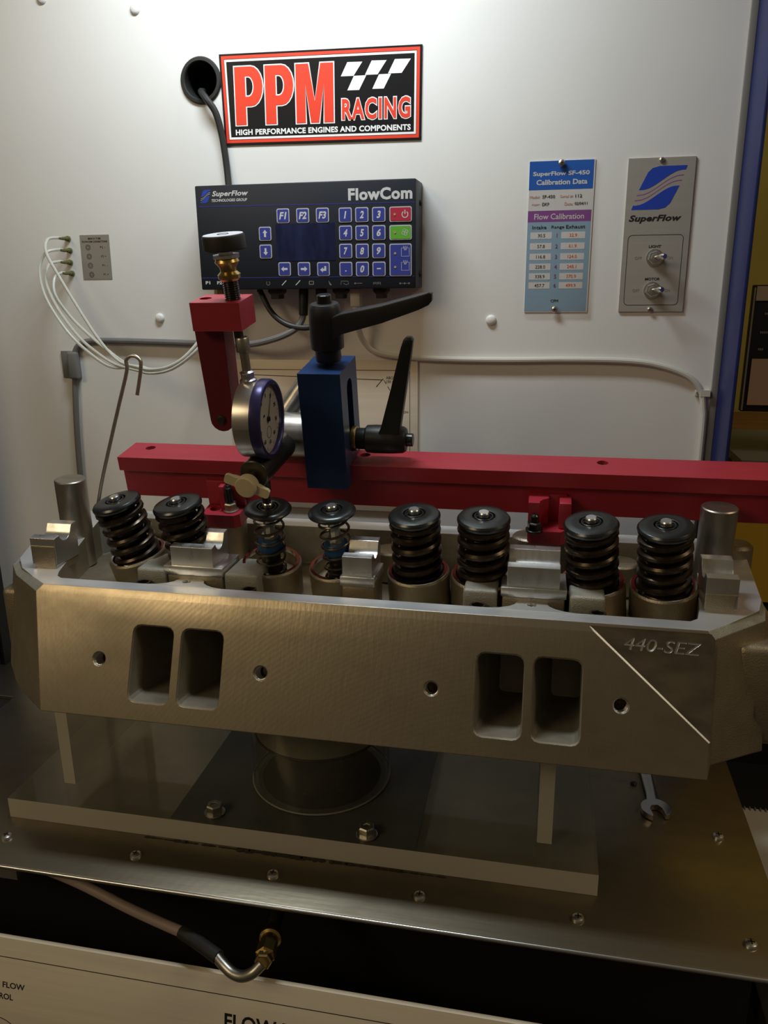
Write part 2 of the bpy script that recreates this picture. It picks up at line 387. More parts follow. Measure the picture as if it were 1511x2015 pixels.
def pan_screw(parent, x, y, z, ax, r, name='screw', m='bright_steel', label=None):
    g = G(); ax = Vector(ax).normalized(); p = Vector((x, y, z))
    g.lathe(p, ax, [(r, 0), (r, r*0.25), (r*0.85, r*0.55), (r*0.5, r*0.72), (r*0.01, r*0.76)], 20)
    o = part(name, g, m, parent, label)
    t = Vector((0, 0, 1)) if abs(ax.z) < 0.9 else Vector((1, 0, 0)); u = t.cross(ax).normalized(); v = ax.cross(u)
    g = G(); q = p + ax*r*0.70
    for a, b in ((u, v), (v, u)):
        g.prism([(-r*0.5, -r*0.1), (r*0.5, -r*0.1), (r*0.5, r*0.1), (-r*0.5, r*0.1)], q, a, b, ax, r*0.10)
    part('cross_slot', g, 'ink', o)
    return o

# ================================================================== the room
g = G(); g.box(-2500, 2500, 1750, 1850, -950, 2600)
o = single('wall_back', g, 'yellow_wall', None, None, (0, 1750, -950), kind='structure')
g = G(); g.box(-2500, 2500, -2500, 1850, -1000, -950)
single('floor', g, 'floor', None, None, (0, 0, -950), kind='structure')

# ================================================================== flow bench
bench = thing('flow_bench', 'large test bench with stained steel worktop, tall white back panel and blue side panels', 'bench', (-220, 600, -900))
g = G(); g.box(-600, 165, 505, 745, -950, -4); g.box(-600, 165, 300, 505, -950, -330)
part('cabinet', g, 'cabinet_black', bench)
g = G(); g.box(-660, -600.5, 470, 745, -950, -6); g.box(-600.4, -540, 470, 504.5, -328, -6)
part('cabinet_side', g, 'blue_paint', bench, 'blue lower cabinet side')
g = G()
g.prism([(-537, 433.5), (172, 433.5), (172, 739.5), (-640, 739.5), (-640, 661), (-537, 661)], (0, 0, -4), (1, 0, 0), (0, 1, 0), (0, 0, 1), 4, bev=1.2)
part('worktop', g, 'steel_plate', bench, 'stained bare steel worktop')
g = G(); g.tube([(-537, 433.4, -1.4), (172, 433.4, -1.4)], 1.25, 12); part('edge_highlight', g, 'bright_steel', bench, 'bright strip added as front edge highlight')  # added bright rod paints the lamp's highlight along the front edge
me = plate_mesh([(-594, -0.0), (138.5, 0), (138.5, 900), (-594, 900)], [circle(-314.7, 590, 16.5)], 9)
g = G(); g.add_mesh(me, WALL(744.5)); part('back_panel', g, 'panel_white', bench, 'white laminated back panel')
g = G(); g.box(138.5, 144, 737.5, 748, 0, 900, 0.6); part('edge_trim', g, 'trim_grey', bench, 'grey edge trim')
g = G(); g.box(-600, -594, 724, 748, 0, 900, 0.8); part('edge_trim', g, 'rubber_black', bench, 'left edge trim with shade put into its black')  # trim lies in shade; the black colour carries that shade
g = G(); g.box(144, 147, 683, 800, 0, 900, 1.0); part('side_panel', g, 'blue_paint', bench, 'blue side panel on the right')
g = G(); g.box(-620, -600, 664, 800, 0, 900, 1.5); part('side_panel', g, 'blue_paint', bench, 'blue side panel on the left')
for x, z in ((-461.5, 664), (-372.1, 649.7), (-374, 385), (-53.5, 382.9)):
    g = G(); g.lathe((x, 740, z), (0, -1, 0), [(4.6, 0), (4.5, 1.0), (3.9, 2.0), (2.6, 2.7), (0.1, 3.0)], 24)
    part('screw_cap', g, 'panel_white', bench)
for x, y in ((-402, 461), (-291.3, 460.7), (-181.8, 460.8), (-72.9, 460), (36.1, 460), (145.9, 459), (145.2, 565.4)):
    pan_screw(bench, x, y, 0, (0, 0, 1), 4.4, 'worktop_screw')
# control panel below the worktop
a12 = math.radians(12); PE = Vector((0, math.sin(a12), math.cos(a12))); PN = Vector((0, -math.cos(a12), math.sin(a12)))
PB = basis((0, 420, -54), (1, 0, 0), PE, PN)
g = G(); g.prism([(-640, -240), (165, -240), (165, 0), (-640, 0)], Vector((0, 420, -54))-PN*4, (1, 0, 0), PE, PN, 4, bev=0.8)
cp = part('control_panel', g, 'panel_alu', bench, 'brushed aluminium control panel')
g = G(); poly_on(g, [(-640, -15.6), (160, -15.6), (160, -15.0), (-640, -15.0)], PB)
letters(g, 'FLOW RANGE', -162, -34.5, 88, 12, PB, 0.02, 0.0)
letters(g, 'EXHAUST FLOW', -391, -37.4, 50, 4.7, PB, 0.015)
letters(g, 'CONTROL', -391, -46.8, 30, 4.7, PB, 0.015)
poly_on(g, stroke([(-392+26*math.cos(t), -90+26*math.sin(t)) for t in [math.radians(20+110*i/14) for i in range(15)]], 0.6), PB)
poly_on(g, [(-366.0, -83.5), (-370.5, -77.5), (-365.3, -76.5)], PB)
part('lettering', g, 'ink', cp)
g = G(); letters(g, 'CLOSE', -396, -74, 11, 2.6, PB); part('faint_lettering', g, 'ink_grey', cp)
g = G(); g.box(-440, -399.5, 462, 468, -41, -4.2, 0.6)
part('bracket', g, 'label_alu', bench, 'pale metal bracket under the worktop')

# ================================================================== things on the back panel
# cable grommet and its cable
gr = thing('cable_grommet', 'round black plastic grommet set in the white panel left of the racing sign', 'grommet', (-314.7, 740, 590))
g = G(); P = (-314.7, 740, 590); g.lathe(P, (0, -1, 0), [(15.2, -30), (16.2, -30), (16.2, -0.0), (19.0, 0.01), (19.2, 1.2), (18.2, 2.4), (15.8, 2.6), (15.0, 1.6), (15.0, -30)], 48, cap=False)
part('rim', g, 'rubber_black', gr)
g = G(); g.cyl((-314.7, 768, 590), (-314.7, 770, 590), 15.0, n=36); part('dark_back', g, 'dark_hole', gr)
g = G(); g.tube([(-322, 764, 586), (-318, 748, 583), (-314, 737, 580), (-307, 731, 573), (-300, 732.5, 562), (-296.5, 734.6, 545), (-295.0, 735.2, 532), (-293.5, 735, 515), (-292, 733, 496)], 3.0, 10, 6)
single('power_cable', g, 'cable_black', 'black cable hanging from the round grommet down behind the key panel', 'cable', (-314, 735, 590))

# racing sign
BW = WALL(739.9)
sg = thing('racing_sign', 'black red and white racing sign with large red letters and chequered flag', 'sign', (-206, 740, 572))
q = [(-295.2, 536.3), (-117.2, 533.9), (-116.2, 606.5), (-296.2, 609.4)]
def bil(u, v):   # a point of the sign, u to the right and v up, 0..1
    a = (1-u)*(1-v); b_ = u*(1-v); c = u*v; d = (1-u)*v
    return (q[0][0]*a+q[1][0]*b_+q[2][0]*c+q[3][0]*d, q[0][1]*a+q[1][1]*b_+q[2][1]*c+q[3][1]*d)
g = G(); poly_on(g, q, BW, 1.2); part('board', g, 'sign_black', sg)
B1 = WALL(738.7)
def frame(u, v, du, dv):
    return [bil(u, v), bil(1-u, v), bil(1-u, 1-v), bil(u, 1-v)], [bil(u+du, v+dv), bil(1-u-du, v+dv), bil(1-u-du, 1-v-dv), bil(u+du, 1-v-dv)]
a_, b_ = frame(.010, .022, .0135, .034); g = G(); poly_on(g, a_, B1, 0.15, [b_]); part('red_border', g, 'sign_red', sg)
a_, b_ = frame(.0255, .062, .0095, .024); g = G(); poly_on(g, a_, B1, 0.15, [b_]); part('white_border', g, 'sign_white', sg)
RS = math.radians(-0.85)
def SB(cx, cy, y=738.7):
    return basis((cx, y, cy), (math.cos(RS), 0, math.sin(RS)), (-math.sin(RS), 0, math.cos(RS)), (0, -1, 0))
def inset(loop, d):
    # offset a closed loop outwards by d (counter-clockwise loops grow)
    n = len(loop); out = []
    for i in range(n):
        p0, p1, p2 = (Vector(loop[j % n]) for j in (i-1, i, i+1))
        a = (p1-p0).normalized(); b = (p2-p1).normalized(); n1 = Vector((a.y, -a.x)); n2 = Vector((b.y, -b.x))
        m_ = (n1+n2); m_ = m_ / max(m_.length_squared/2, .35); out.append((p1.x+m_.x*d, p1.y+m_.y*d))
    return out
def arcp(cx, cy, rx, ry, a0, a1, n=10):
    return [(cx+rx*math.cos(math.radians(a0+(a1-a0)*i/n)), cy+ry*math.sin(math.radians(a0+(a1-a0)*i/n))) for i in range(n+1)]
LP = [(0, 0), (9.6, 0), (9.6, 15)] + arcp(15, 30.7, 10.6, 15.7, -90, 90) + [(0, 46.4)]
LPh = [(9.6, 22.6)] + arcp(12.4, 30.7, 5.0, 8.1, -90, 90) + [(9.6, 38.8)]
LM = [(0, 0), (8.4, 0), (8.4, 31), (13.2, 0), (20.4, 0), (25.2, 31), (25.2, 0), (33.6, 0), (33.6, 46.4), (22.2, 46.4), (16.8, 17), (11.4, 46.4), (0, 46.4)]
def big_letters(g, y, d):
    for ox, lp, ho in ((-283.4, LP, LPh), (-255.4, LP, LPh), (-227.4, LM, None)):
        B = SB(-238.8, 575.2, y) @ Matrix.Translation((ox+238.8+.3, -23.6, 0))
        poly_on(g, inset(lp, d) if d else lp, B, .12, [inset(ho, -d) if d else ho] if ho else None)
g = G(); big_letters(g, 738.7, 1.0); part('letter_outline', g, 'sign_white', sg)
g = G(); big_letters(g, 738.5, 0); part('red_letters', g, 'sign_red', sg)
g = G(); letters(g, 'RACING', 0, 0, 61.4, 18.4, SB(-156.4, 560.0), 0.072, space=1.16); part('letter_outline', g, 'sign_white', sg)
g = G(); letters(g, 'RACING', 0, 0, 59.8, 16.6, SB(-156.4, 560.0, 738.5), 0.030, space=1.16); part('red_letters', g, 'sign_red', sg)
g = G(); letters(g, 'HIGH PERFORMANCE ENGINES AND COMPONENTS', 0, 0, 158.5, 4.7, SB(-205.3, 545.2), 0.035, space=1.05)
part('white_print', g, 'sign_white', sg); g = G()
for k, (x0, x1) in enumerate(((-180.7, -167.6), (-159.5, -146.6), (-139.5, -125.8))):
    poly_on(g, [(x0, 596.8), (x1, 596.4), (x1-7.9, 586.0), (x0-6.0, 586.2)], B1, 0.15)
for x0, x1 in ((-175.2, -164.3), (-153.3, -142.8)):
    poly_on(g, [(x0, 586.0), (x1, 585.9), (x1-6.5, 574.9), (x0-6.0, 575.1)], B1, 0.15)
part('chequered_flag', g, 'sign_white', sg)

# key panel (electronic controller)
YF = 705.0
fc = thing('key_panel_controller', 'black control box with blue number keys and a blank screen on the white panel', 'controller', (-214, 740, 410))
g = G(); g.box(-313, -116, YF, 740, 411.5, 499.5, 1.2); part('housing', g, 'case_black', fc)
BF = WALL(YF)
def kkey(name, x, z, wd, ht, m):
    g = G(); poly_on(g, rrect(x-wd/2, x+wd/2, z-ht/2, z+ht/2, 1.6), BF, 0.5); o = part(name, g, 'key_edge', fc)
    g = G(); poly_on(g, rrect(x-wd/2+.85, x+wd/2-.85, z-ht/2+.85, z+ht/2-.85, 1.0), WALL(YF-0.5), 0.25); part('key_cap', g, m, o)
    return o
BK = WALL(YF-0.75)
for s, x, z in (('F1', -232.6, 472.9), ('F2', -214.8, 472.7), ('F3', -197.2, 472.6), ('1', -177, 472.2), ('2', -162.5, 472.1), ('3', -147.8, 471.9),
                ('4', -177.1, 457.7), ('5', -162.6, 457.5), ('6', -147.9, 457.4), ('7', -177.3, 442.9), ('8', -162.7, 442.7), ('9', -148.1, 442.6),
                ('.', -177.5, 428), ('0', -162.8, 427.9), ('-', -148.1, 427.8)):
    o = kkey('key', x, z, 11.5, 11.9, 'key_blue'); g = G()
    if s == '.': poly_on(g, circle(x, z-1.6, 0.65, 10), BK)
    elif s == '-': poly_on(g, [(x-1.9, z-.3), (x+1.7, z-.3), (x+1.9, z+.7), (x-1.7, z+.7)], BK)
    else: letters(g, s, x, z, 7.0 if len(s) == 2 else (3.6 if s != '1' else 2.3), 6.0, BK, 0.035, 0.22)
    part('key_digit', g, 'print_white', o)
for d, x, z in (('u', -249.7, 458.5), ('d', -249.9, 443.7), ('l', -233.2, 428.7), ('r', -215.4, 428.5), ('e', -197.7, 428.3)):
    o = kkey('key', x, z, 11.3, 11.6, 'key_blue'); g = G()
    A = [(0, 3.2), (2.2, 0.6), (0.9, 0.6), (0.9, -2.8), (-0.9, -2.8), (-0.9, 0.6), (-2.2, 0.6)]
    if d == 'e': A = [(2.6, 2.4), (2.6, -1.6), (-0.4, -1.6), (-0.4, -2.9), (-3.0, -0.7), (-0.4, 1.4), (-0.4, 0.2), (0.9, 0.2), (0.9, 2.4)]
    R = {'u': 0, 'd': PI, 'l': PI/2, 'r': -PI/2, 'e': 0}[d]
    poly_on(g, [(x+px*math.cos(R)-py*math.sin(R), z+px*math.sin(R)+py*math.cos(R)) for px, py in A], BK); part('key_arrow', g, 'print_white', o)
o = kkey('power_key', -129.0, 471.7, 19.2, 12.2, 'key_red'); g = G()
poly_on(g, stroke([(-125.2+2.5*math.cos(t), 471.4+2.5*math.sin(t)) for t in [math.radians(125+290*i/18) for i in range(19)]], 0.75), BK)
poly_on(g, [(-125.6, 471.6), (-124.8, 471.6), (-124.8, 475), (-125.6, 475)], BK); part('power_symbol', g, 'print_white', o)
g = G(); poly_on(g, circle(-134, 471.6, 1.0, 14), BK, 0.3); part('indicator', g, 'led', o)
o = kkey('fan_key', -129.1, 457.1, 19.2, 12.0, 'key_green'); g = G()
for k in range(4):
    t = PI/2*k+0.4; poly_on(g, stroke([(-125.2+1.4*math.cos(t)+1.3*math.cos(u), 457.2+1.4*math.sin(t)+1.3*math.sin(u)) for u in [2*PI*i/14 for i in range(15)]], 0.35), BK)
part('fan_symbol', g, 'print_white', o)
g = G(); poly_on(g, circle(-133.9, 457.2, 1.0, 14), BK, 0.3); part('indicator', g, 'led', o)
o = kkey('flow_direction_key', -129.2, 434.9, 19.2, 26.5, 'key_blue'); g = G()
for z0 in (438.5, 427.0):
    poly_on(g, stroke([(-126.4, z0+6.0), (-128.4, z0+6.0), (-128.4, z0-.7), (-121.6, z0-.7), (-121.6, z0+6.0), (-123.6, z0+6.0)], 0.32), BK)
    for k in (-1, 0, 1):
        poly_on(g, stroke([(-125+k*0.55, z0+4.2), (-125+k*1.6, z0+7.6)], 0.35), BK)
part('flow_symbols', g, 'print_white', o)
for z0 in (440.3, 429.1):
    g = G(); poly_on(g, circle(-133.8, z0, 1.0, 14), BK, 0.3); part('indicator', g, 'led', o)
g = G(); poly_on(g, rrect(-240.1, -186.6, 435.4, 466.3, 0.8), BF, 0.25); part('screen', g, 'screen_blue', fc, 'blank dark blue screen')
g = G()
poly_on(g, [(-309.8, 481.9), (-117, 480.6), (-117, 481.2), (-309.8, 482.6)], BF)
poly_on(g, [(-312.0, 421.6), (-117, 421.2), (-117, 421.7), (-312, 422.2)], BF); part('blue_line', g, 'line_blue', fc)
def logo(x0, x1, z0, z1, B, gs, gb, sh=0.28):
    """stylised S of flowing bands: gb = blue field, gs = pale bands between"""
    Wd, Hh = x1-x0, z1-z0
    def P(u, v): return (x0 + Wd*((u*(1-sh)) + sh*v), z0 + Hh*v)
    def cv(v0, v1, n=12, u0=0.0, u1=1.0):
        r = []
        for i in range(n+1):
            t = i/n; sg_ = t*t*t*(t*(6*t-15)+10); r.append(P(u0+(u1-u0)*t, v0+(v1-v0)*sg_))
        return r
    up = [P(0, .46)] + cv(.46, .90, u0=0.02) + [P(1, 1), P(.30, 1)] + [P(.14, .96), P(.06, .86)]
    lo = [P(1, .54)] + list(reversed(cv(.10, .54, u1=0.98))) + [P(0, 0), P(.70, 0), P(.86, .04), P(.94, .14)]
    poly_on(gb, up, B); poly_on(gb, lo, B)
    for k in (1, 2):
        f = k/3.0
        c = cv(.46-.36*f+.012, .90-.36*f+.012); d = cv(.46-.36*f-.012, .90-.36*f-.012)
        poly_on(gs, c + list(reversed(d)), B)
g1 = G(); g2 = G(); logo(-308.6, -297.8, 485.2, 496, BF, g2, g1); part('logo', g1, 'logo_blue', fc); part('logo_lines', g2, 'print_white', fc)
g = G()
letters(g, 'SuperFlow', -280.2, 491.9, 33.5, 5.6, BF, 0.03, 0.25, space=1.06); letters(g, 'TECHNOLOGIES GROUP', -281.2, 487.0, 33, 2.3, BF, 0.02, 0.2)
letters(g, 'FlowCom', -146.6, 488.4, 55.2, 9.8, BF, 0.04, space=1.08)
letters(g, 'P1', -306.4, 417.7, 4.4, 2.7, BF, 0.035); letters(g, 'P2', -295.3, 417.6, 4.6, 2.7, BF, 0.035)
for x in (-234.5, -221.7): poly_on(g, stroke([(x-2, 415), (x-.8, 416), (x+2.2, 419)], 0.7), BF)
part('white_print', g, 'print_white', fc)
g = G()
poly_on(g, stroke([(-249.2+1.6*math.cos(t), 416.8+1.6*math.sin(t)) for t in [math.radians(120+300*i/12) for i in range(13)]], 0.4), BF)
poly_on(g, rrect(-211.5, -207, 415.2, 418.4, .5), BF, .1, [rrect(-210.8, -207.7, 415.8, 417.8, .3)])
poly_on(g, [(-193.6, 418.6), (-190.6, 414.6), (-192.6, 414.8)], BF)
poly_on(g, stroke([(-182.4, 415), (-182, 418), (-176, 417.8), (-175.4, 415.6), (-178, 414.9), (-180, 416.2)], .4), BF)
poly_on(g, stroke([(-170, 416), (-163.4, 416)], .4), BF); poly_on(g, circle(-169.6, 416, .8, 10), BF)
letters(g, '|0|0|', -150.1, 415.8, 6.5, 2.4, BF)
for x in (-129.6, -125.8, -122): poly_on(g, circle(x, 415.6, .8, 10), BF)
poly_on(g, stroke([(-129.6, 415.6), (-122, 415.6)], .3), BF)
part('faint_icons', g, 'ink_grey', fc)
for z in (482, 423):
    g = G(); g.lathe((-116, 727, z), (1, 0, 0), [(2.6, 0), (2.6, .8), (1.6, 1.8), (.1, 2)], 16); part('side_screw', g, 'rubber_black', fc)
for x in (-303.5, -292):
    g = G(); g.lathe((x, 722, 411.5), (0, 0, -1), [(4.4, 0), (4.4, 4), (3.2, 5), (3.2, 9), (2.2, 9.5), (2.2, 15)], 6); part('tube_fitting', g, 'brass', fc, 'brass tube fitting')
for x, wd in ((-246.5, 9), (-186.5, 8.5), (-149.5, 8.5)):
    g = G(); g.prism([(-wd*.72, 0), (wd*.72, 0), (wd*.72, -2.6), (wd*.42, -5), (wd*.42, -8.5), (-wd*.42, -8.5), (-wd*.42, -5), (-wd*.72, -2.6)], (x, 714, 411.5), (1, 0, 0), (0, 0, 1), (0, 1, 0), 14)
    part('plug', g, 'black_plastic', fc, 'black plug under the box')
g = G(); g.cyl((-205, 721, 411.5), (-205, 721, 392), 5.2, 4.8, 20, 0.8); part('plug', g, 'black_plastic', fc, 'black plug under the box')

# cables of the key panel
g = G(); g.tube([(-264.5, 722, 411), (-262, 721, 408), (-254, 718, 394), (-245, 716, 385), (-232.5, 715, 379), (-218, 715, 377.5), (-209, 717, 381), (-205.3, 720, 388), (-205, 721, 393)], 2.6, 10, 6)
single('looped_cable', g, 'cable_black', 'short black cable looping under the black control box', 'cable', (-240, 722, 410))
sc_ = thing('sensor_cable', 'grey cable running left from the control box to the grey clip and down', 'cable', (-221.5, 722, 411))
g = G(); g.cyl((-221.5, 721, 411.5), (-222, 719, 388), 4.3, 4.1, 18, 0.8); part('sleeve', g, 'black_plastic', sc_, 'black cable sleeve')
g = G(); g.tube([(-222, 719, 390), (-223.5, 718, 384), (-228.5, 716, 377), (-238, 714, 371.5), (-251, 714, 367), (-272, 718, 362.5), (-300, 728, 361.5), (-330, 735.5, 361.4), (-380, 736.8, 362.6), (-422.4, 736.8, 363.4), (-450, 736.8, 363), (-461.5, 736.8, 359.5), (-467, 736.8, 353.5), (-468.4, 736.8, 345), (-469.6, 736.8, 335)], 3.0, 10, 6)
g.tube([(-469.5, 736.8, 336), (-472, 736.8, 320), (-476.4, 736.8, 270), (-478.8, 736.8, 215), (-480, 736.8, 120), (-481, 736.8, 2)], 3.0, 10, 4)
part('cord', g, 'cable_grey', sc_)
cl = thing('cable_clip', 'square grey adhesive clip holding the grey cable on the panel', 'clip', (-476, 740, 339))
g = G(); g.box(-485, -465, 738.2, 739.9, 326, 353, 0.5); part('adhesive_pad', g, 'clip_grey', cl)
g = G(); g.box(-474.8, -464.2, 731.2, 738.2, 325.5, 352.5, 2.0, 3); part('cable_saddle', g, 'clip_grey', cl)
wc = thing('network_cable', 'pale cable curving from the control box along the panel to its right edge', 'cable', (-172, 722, 411))
g = G(); g.box(-177.2, -168.4, 716, 727, 396, 411.4, 0.8); part('plug', g, 'cable_white', wc, 'pale plug')
g = G(); g.lathe((-172.8, 721, 396), (0, 0, -1), [(3.8, 0), (3.6, 3), (3.0, 3.3), (3.5, 4.5), (2.9, 7), (3.2, 8), (2.8, 14)], 14); part('strain_relief', g, 'cable_white', wc)
g = G(); g.tube([(-172.8, 721, 384), (-172.0, 724, 376), (-168.8, 731, 364.5), (-159.2, 736, 354.4), (-135.2, 737, 350.2), (-97.2, 737, 348.3), (-37, 737, 348), (10, 737, 348.8), (51.8, 737, 348.6), (75, 737, 347.4), (90.6, 737, 345), (108, 737, 340), (121, 737, 333), (130, 737, 322), (133, 737, 309), (134.3, 737, 290), (134.5, 737, 200), (134.5, 737, 20)], 2.7, 10, 6)
part('cord', g, 'cable_white', wc)
wcl = thing('cable_clip', 'small pale clip holding the pale cable at the right panel edge', 'clip', (132, 740, 321))
g = G(); g.box(125, 131.6, 737, 739.9, 318.5, 324, 0.5); g.prism([(0, 0), (8, 0), (8, 7), (0, 7)], (129.2, 734.2, 318.5), (1, 0, 0), (0, 1, 0), (0, 0, 1), 5.5); part('clip_body', g, 'cable_white', wcl)
g = G(); g.cyl((127, 737, 321.2), (127, 736.2, 321.2), 1.2, n=12); part('nail', g, 'ink_grey', wcl)

# calibration card behind clear plastic
cdt = thing('calibration_card', 'blue and white calibration data card under clear plastic, screwed to the panel', 'card', (2, 740, 390))
g = G(); poly_on(g, [(-24.4, 389.8), (29.6, 389.8), (29.6, 513), (-24.4, 513)], WALL(739.9), 0.6); part('backing', g, 'card_white', cdt)
BC = WALL(739.3)
g = G(); poly_on(g, [(-24.4, 490.4), (28.4, 490.4), (28.4, 513), (-24.4, 513)], BC); part('blue_header', g, 'card_blue', cdt)
g = G(); poly_on(g, [(-24.4, 464.6), (28.4, 464.6), (28.4, 473.8), (-24.4, 473.8)], BC); part('purple_band', g, 'card_purple', cdt)
g = G(); poly_on(g, [(-24.4, 390.6), (28.4, 390.6), (28.4, 464.6), (-24.4, 464.6)], BC); part('pale_blue_field', g, 'card_pale', cdt)
BC2 = WALL(739.2)
g = G(); letters(g, 'SuperFlow SF-450', 2, 502.6, 46.5, 4.4, BC2, 0.03); letters(g, 'Calibration Data', 2.8, 496.3, 42, 4.2, BC2, 0.03)
letters(g, 'Flow Calibration', 1.8, 469.0, 41.5, 4.6, BC2, 0.01); part('white_print', g, 'card_white', cdt)
rows = (('30.5', '1', '32.9', 453.7), ('57.8', '2', '61.9', 444.9), ('116.8', '3', '124.0', 436.3), ('228.0', '4', '248.1', 428.0), ('338.9', '5', '370.9', 420.0), ('457.7', '6', '499.9', 412.4))
g = G()
for r in rows:
    poly_on(g, [(-21.6, r[3]-2.7), (-3.4, r[3]-2.7), (-3.4, r[3]+2.7), (-21.6, r[3]+2.7)], BC2); poly_on(g, [(4.4, r[3]-2.7), (24.4, r[3]-2.7), (24.4, r[3]+2.7), (4.4, r[3]+2.7)], BC2)
part('value_boxes', g, 'card_white', cdt)
BC3 = WALL(739.08)
gi, gr_, gv, gp = G(), G(), G(), G()
for a, b, c, z in rows:
    letters(gi, a, -12.2, z, None, 2.7, BC3); letters(gr_, c, 14.4, z, None, 2.7, BC3); letters(gv, b, .8, z, None, 3.2, BC3)
letters(gi, 'Intake', -14.3, 460.5, 11.8, 2.8, BC3); letters(gi, 'Range', 1.2, 460.2, 10.6, 3.0, BC3); letters(gi, 'Exhaust', 16, 460.5, 15.8, 2.8, BC3); letters(gi, 'CFM', 1.2, 399.4, 6.4, 2.3, BC3)
letters(gi, 'SF-450', -7.6, 485.0, 10.4, 2.5, BC3); letters(gi, 'DKP', -9.8, 479.0, 5.8, 2.5, BC3); letters(gi, '112', 17.2, 485.0, 5.4, 2.5, BC3); letters(gi, '02/04/11', 19.4, 479.0, 10.4, 2.2, BC3)
letters(gp, 'Model:', -19.2, 485.0, 8.4, 2.3, BC3); letters(gp, 'Serial #:', 7.2, 485.0, 10.6, 2.3, BC3); letters(gp, 'Appr:', -18.2, 479.0, 6.8, 2.3, BC3); letters(gp, 'Date:', 9.4, 479.0, 7, 2.3, BC3)
part('black_print', gi, 'ink', cdt); part('red_print', gr_, 'ink_red', cdt); part('violet_print', gv, 'ink_violet', cdt); part('pink_print', gp, 'ink_pink', cdt)
g = G(); g.box(-24.9, 30.1, 737.2, 738.8, 389.2, 513.6, 0.4); part('clear_cover', g, 'glass', cdt)
for x, z in ((1.9, 510.8), (1.8, 392.4)): pan_screw(cdt, x, 737.2, z, (0, -1, 0), 2.9)

# switch plate
sp = thing('switch_plate', 'satin metal switch plate with blue emblem and two toggle switches', 'switch plate', (82, 740, 390))
g = G(); poly_on(g, [(55.9, 390), (108.6, 390), (108.6, 512.3), (55.9, 512.3)], WALL(739.9), 1.5); part('plate', g, 'plate_alu', sp)
BS = WALL(738.4)
g1 = G(); g2 = G(); logo(60.6, 102.4, 472.4, 505.8, BS, g2, g1, 0.26); part('emblem', g1, 'logo_blue', sp); part('emblem_lines', g2, 'ink_violet', sp)
g = G(); letters(g, 'SuperFlow', 80.2, 465.0, 42, 6.6, BS, 0.04, 0.25, space=1.06)
poly_on(g, rrect(59.6, 104.2, 395.4, 452.6, 3.4), BS, .1, [rrect(60.0, 103.8, 395.8, 452.2, 3.1)])
letters(g, 'LIGHT', 82.0, 443.2, 10, 2.3, BS, 0.03); letters(g, 'MOTOR', 82.0, 416.9, 12, 2.3, BS, 0.03); part('black_print', g, 'ink', sp)
g = G()
for z in (434.0, 407.6): letters(g, 'OFF', 69.2, z, 5.6, 2.4, BS); letters(g, 'ON', 94.6, z, 4.4, 2.4, BS)
part('faint_print', g, 'ink_grey', sp)
for z in (434.2, 407.8):
    g = G(); g.lathe((82.4, 738.4, z), (0, -1, 0), [(7.0, 0), (7.0, .8), (6.2, .8), (6.2, 1.0)], 28); o = part('toggle_switch', g, 'bright_steel', sp)
    g = G(); g.lathe((82.4, 737.4, z), (0, -1, 0), [(5.6, 0), (5.6, 2.6), (5.2, 3.0), (3.4, 3.0), (3.4, 5.2), (2.2, 5.4)], 6, ph=.3); part('hex_nut', g, 'bright_steel', o)
    g = G(); g.tube([(82.4, 734, z), (84.4, 729, z+.3), (87.6, 722.5, z+.6), (88.6, 720.6, z+.7)], [1.5, 1.8, 2.7, 2.0], 14); part('lever', g, 'chrome', o)
for x, z in ((82, 510.4), (81.9, 391.9)): pan_screw(sp, x, 738.4, z, (0, -1, 0), 2.3)

# tube connection label, barbs, clear tubes
lb = thing('connection_label', 'small grey foil label with four ring symbols left of the control box', 'label', (-435, 740, 422))
g = G(); poly_on(g, [(-451, 422), (-420.3, 422), (-419.5, 463), (-450.2, 463)], WALL(739.9), 0.4); part('foil', g, 'label_alu', lb)
BL = WALL(739.5); g = G()
letters(g, 'BENCH TUBE', -435, 459.6, 13.5, 1.7, BL, .02); letters(g, 'FLOWCOM CONNECTIONS', -435, 456.8, 26.5, 1.7, BL, .02)
for k, s in enumerate(('P2 -', 'P2 +', 'P1 -', 'P1 +')):
    z = 451.6-8.4*k; x = -442.6+.3*k
    for r in (2.6, 1.5): poly_on(g, circle(x, z, r, 20), BL, .1, [circle(x, z, r-.4, 20)])
    letters(g, s, -427.2+.3*k, z, 5.2, 1.9, BL)
part('black_print', g, 'ink', lb)
tubes = [((-462.5, 459.9), [(-465.5, 725, 460.3), (-470, 716, 458), (-466, 706, 446), (-452, 700, 425), (-432, 695, 395), (-412, 690, 368), (-392, 686, 349)]),
         ((-462.0, 449.0), [(-466, 725, 449.5), (-473, 715, 446), (-476, 707, 430), (-468, 700, 405), (-446, 695, 374), (-420, 690, 353), (-398, 686, 343)]),
         ((-463.0, 438.0), [(-467, 725, 438.6), (-472, 716, 435), (-470, 706, 420), (-458, 701, 396), (-436, 696, 370), (-416, 691, 356), (-396, 686, 346)]),
         ((-462.5, 427.8), [(-466, 726, 428), (-470, 720, 423), (-466, 712, 408), (-450, 708, 388), (-428, 703, 370), (-408, 698, 357), (-390, 690, 348)])]
lab = ('topmost', 'second from top', 'third from top', 'lowest')
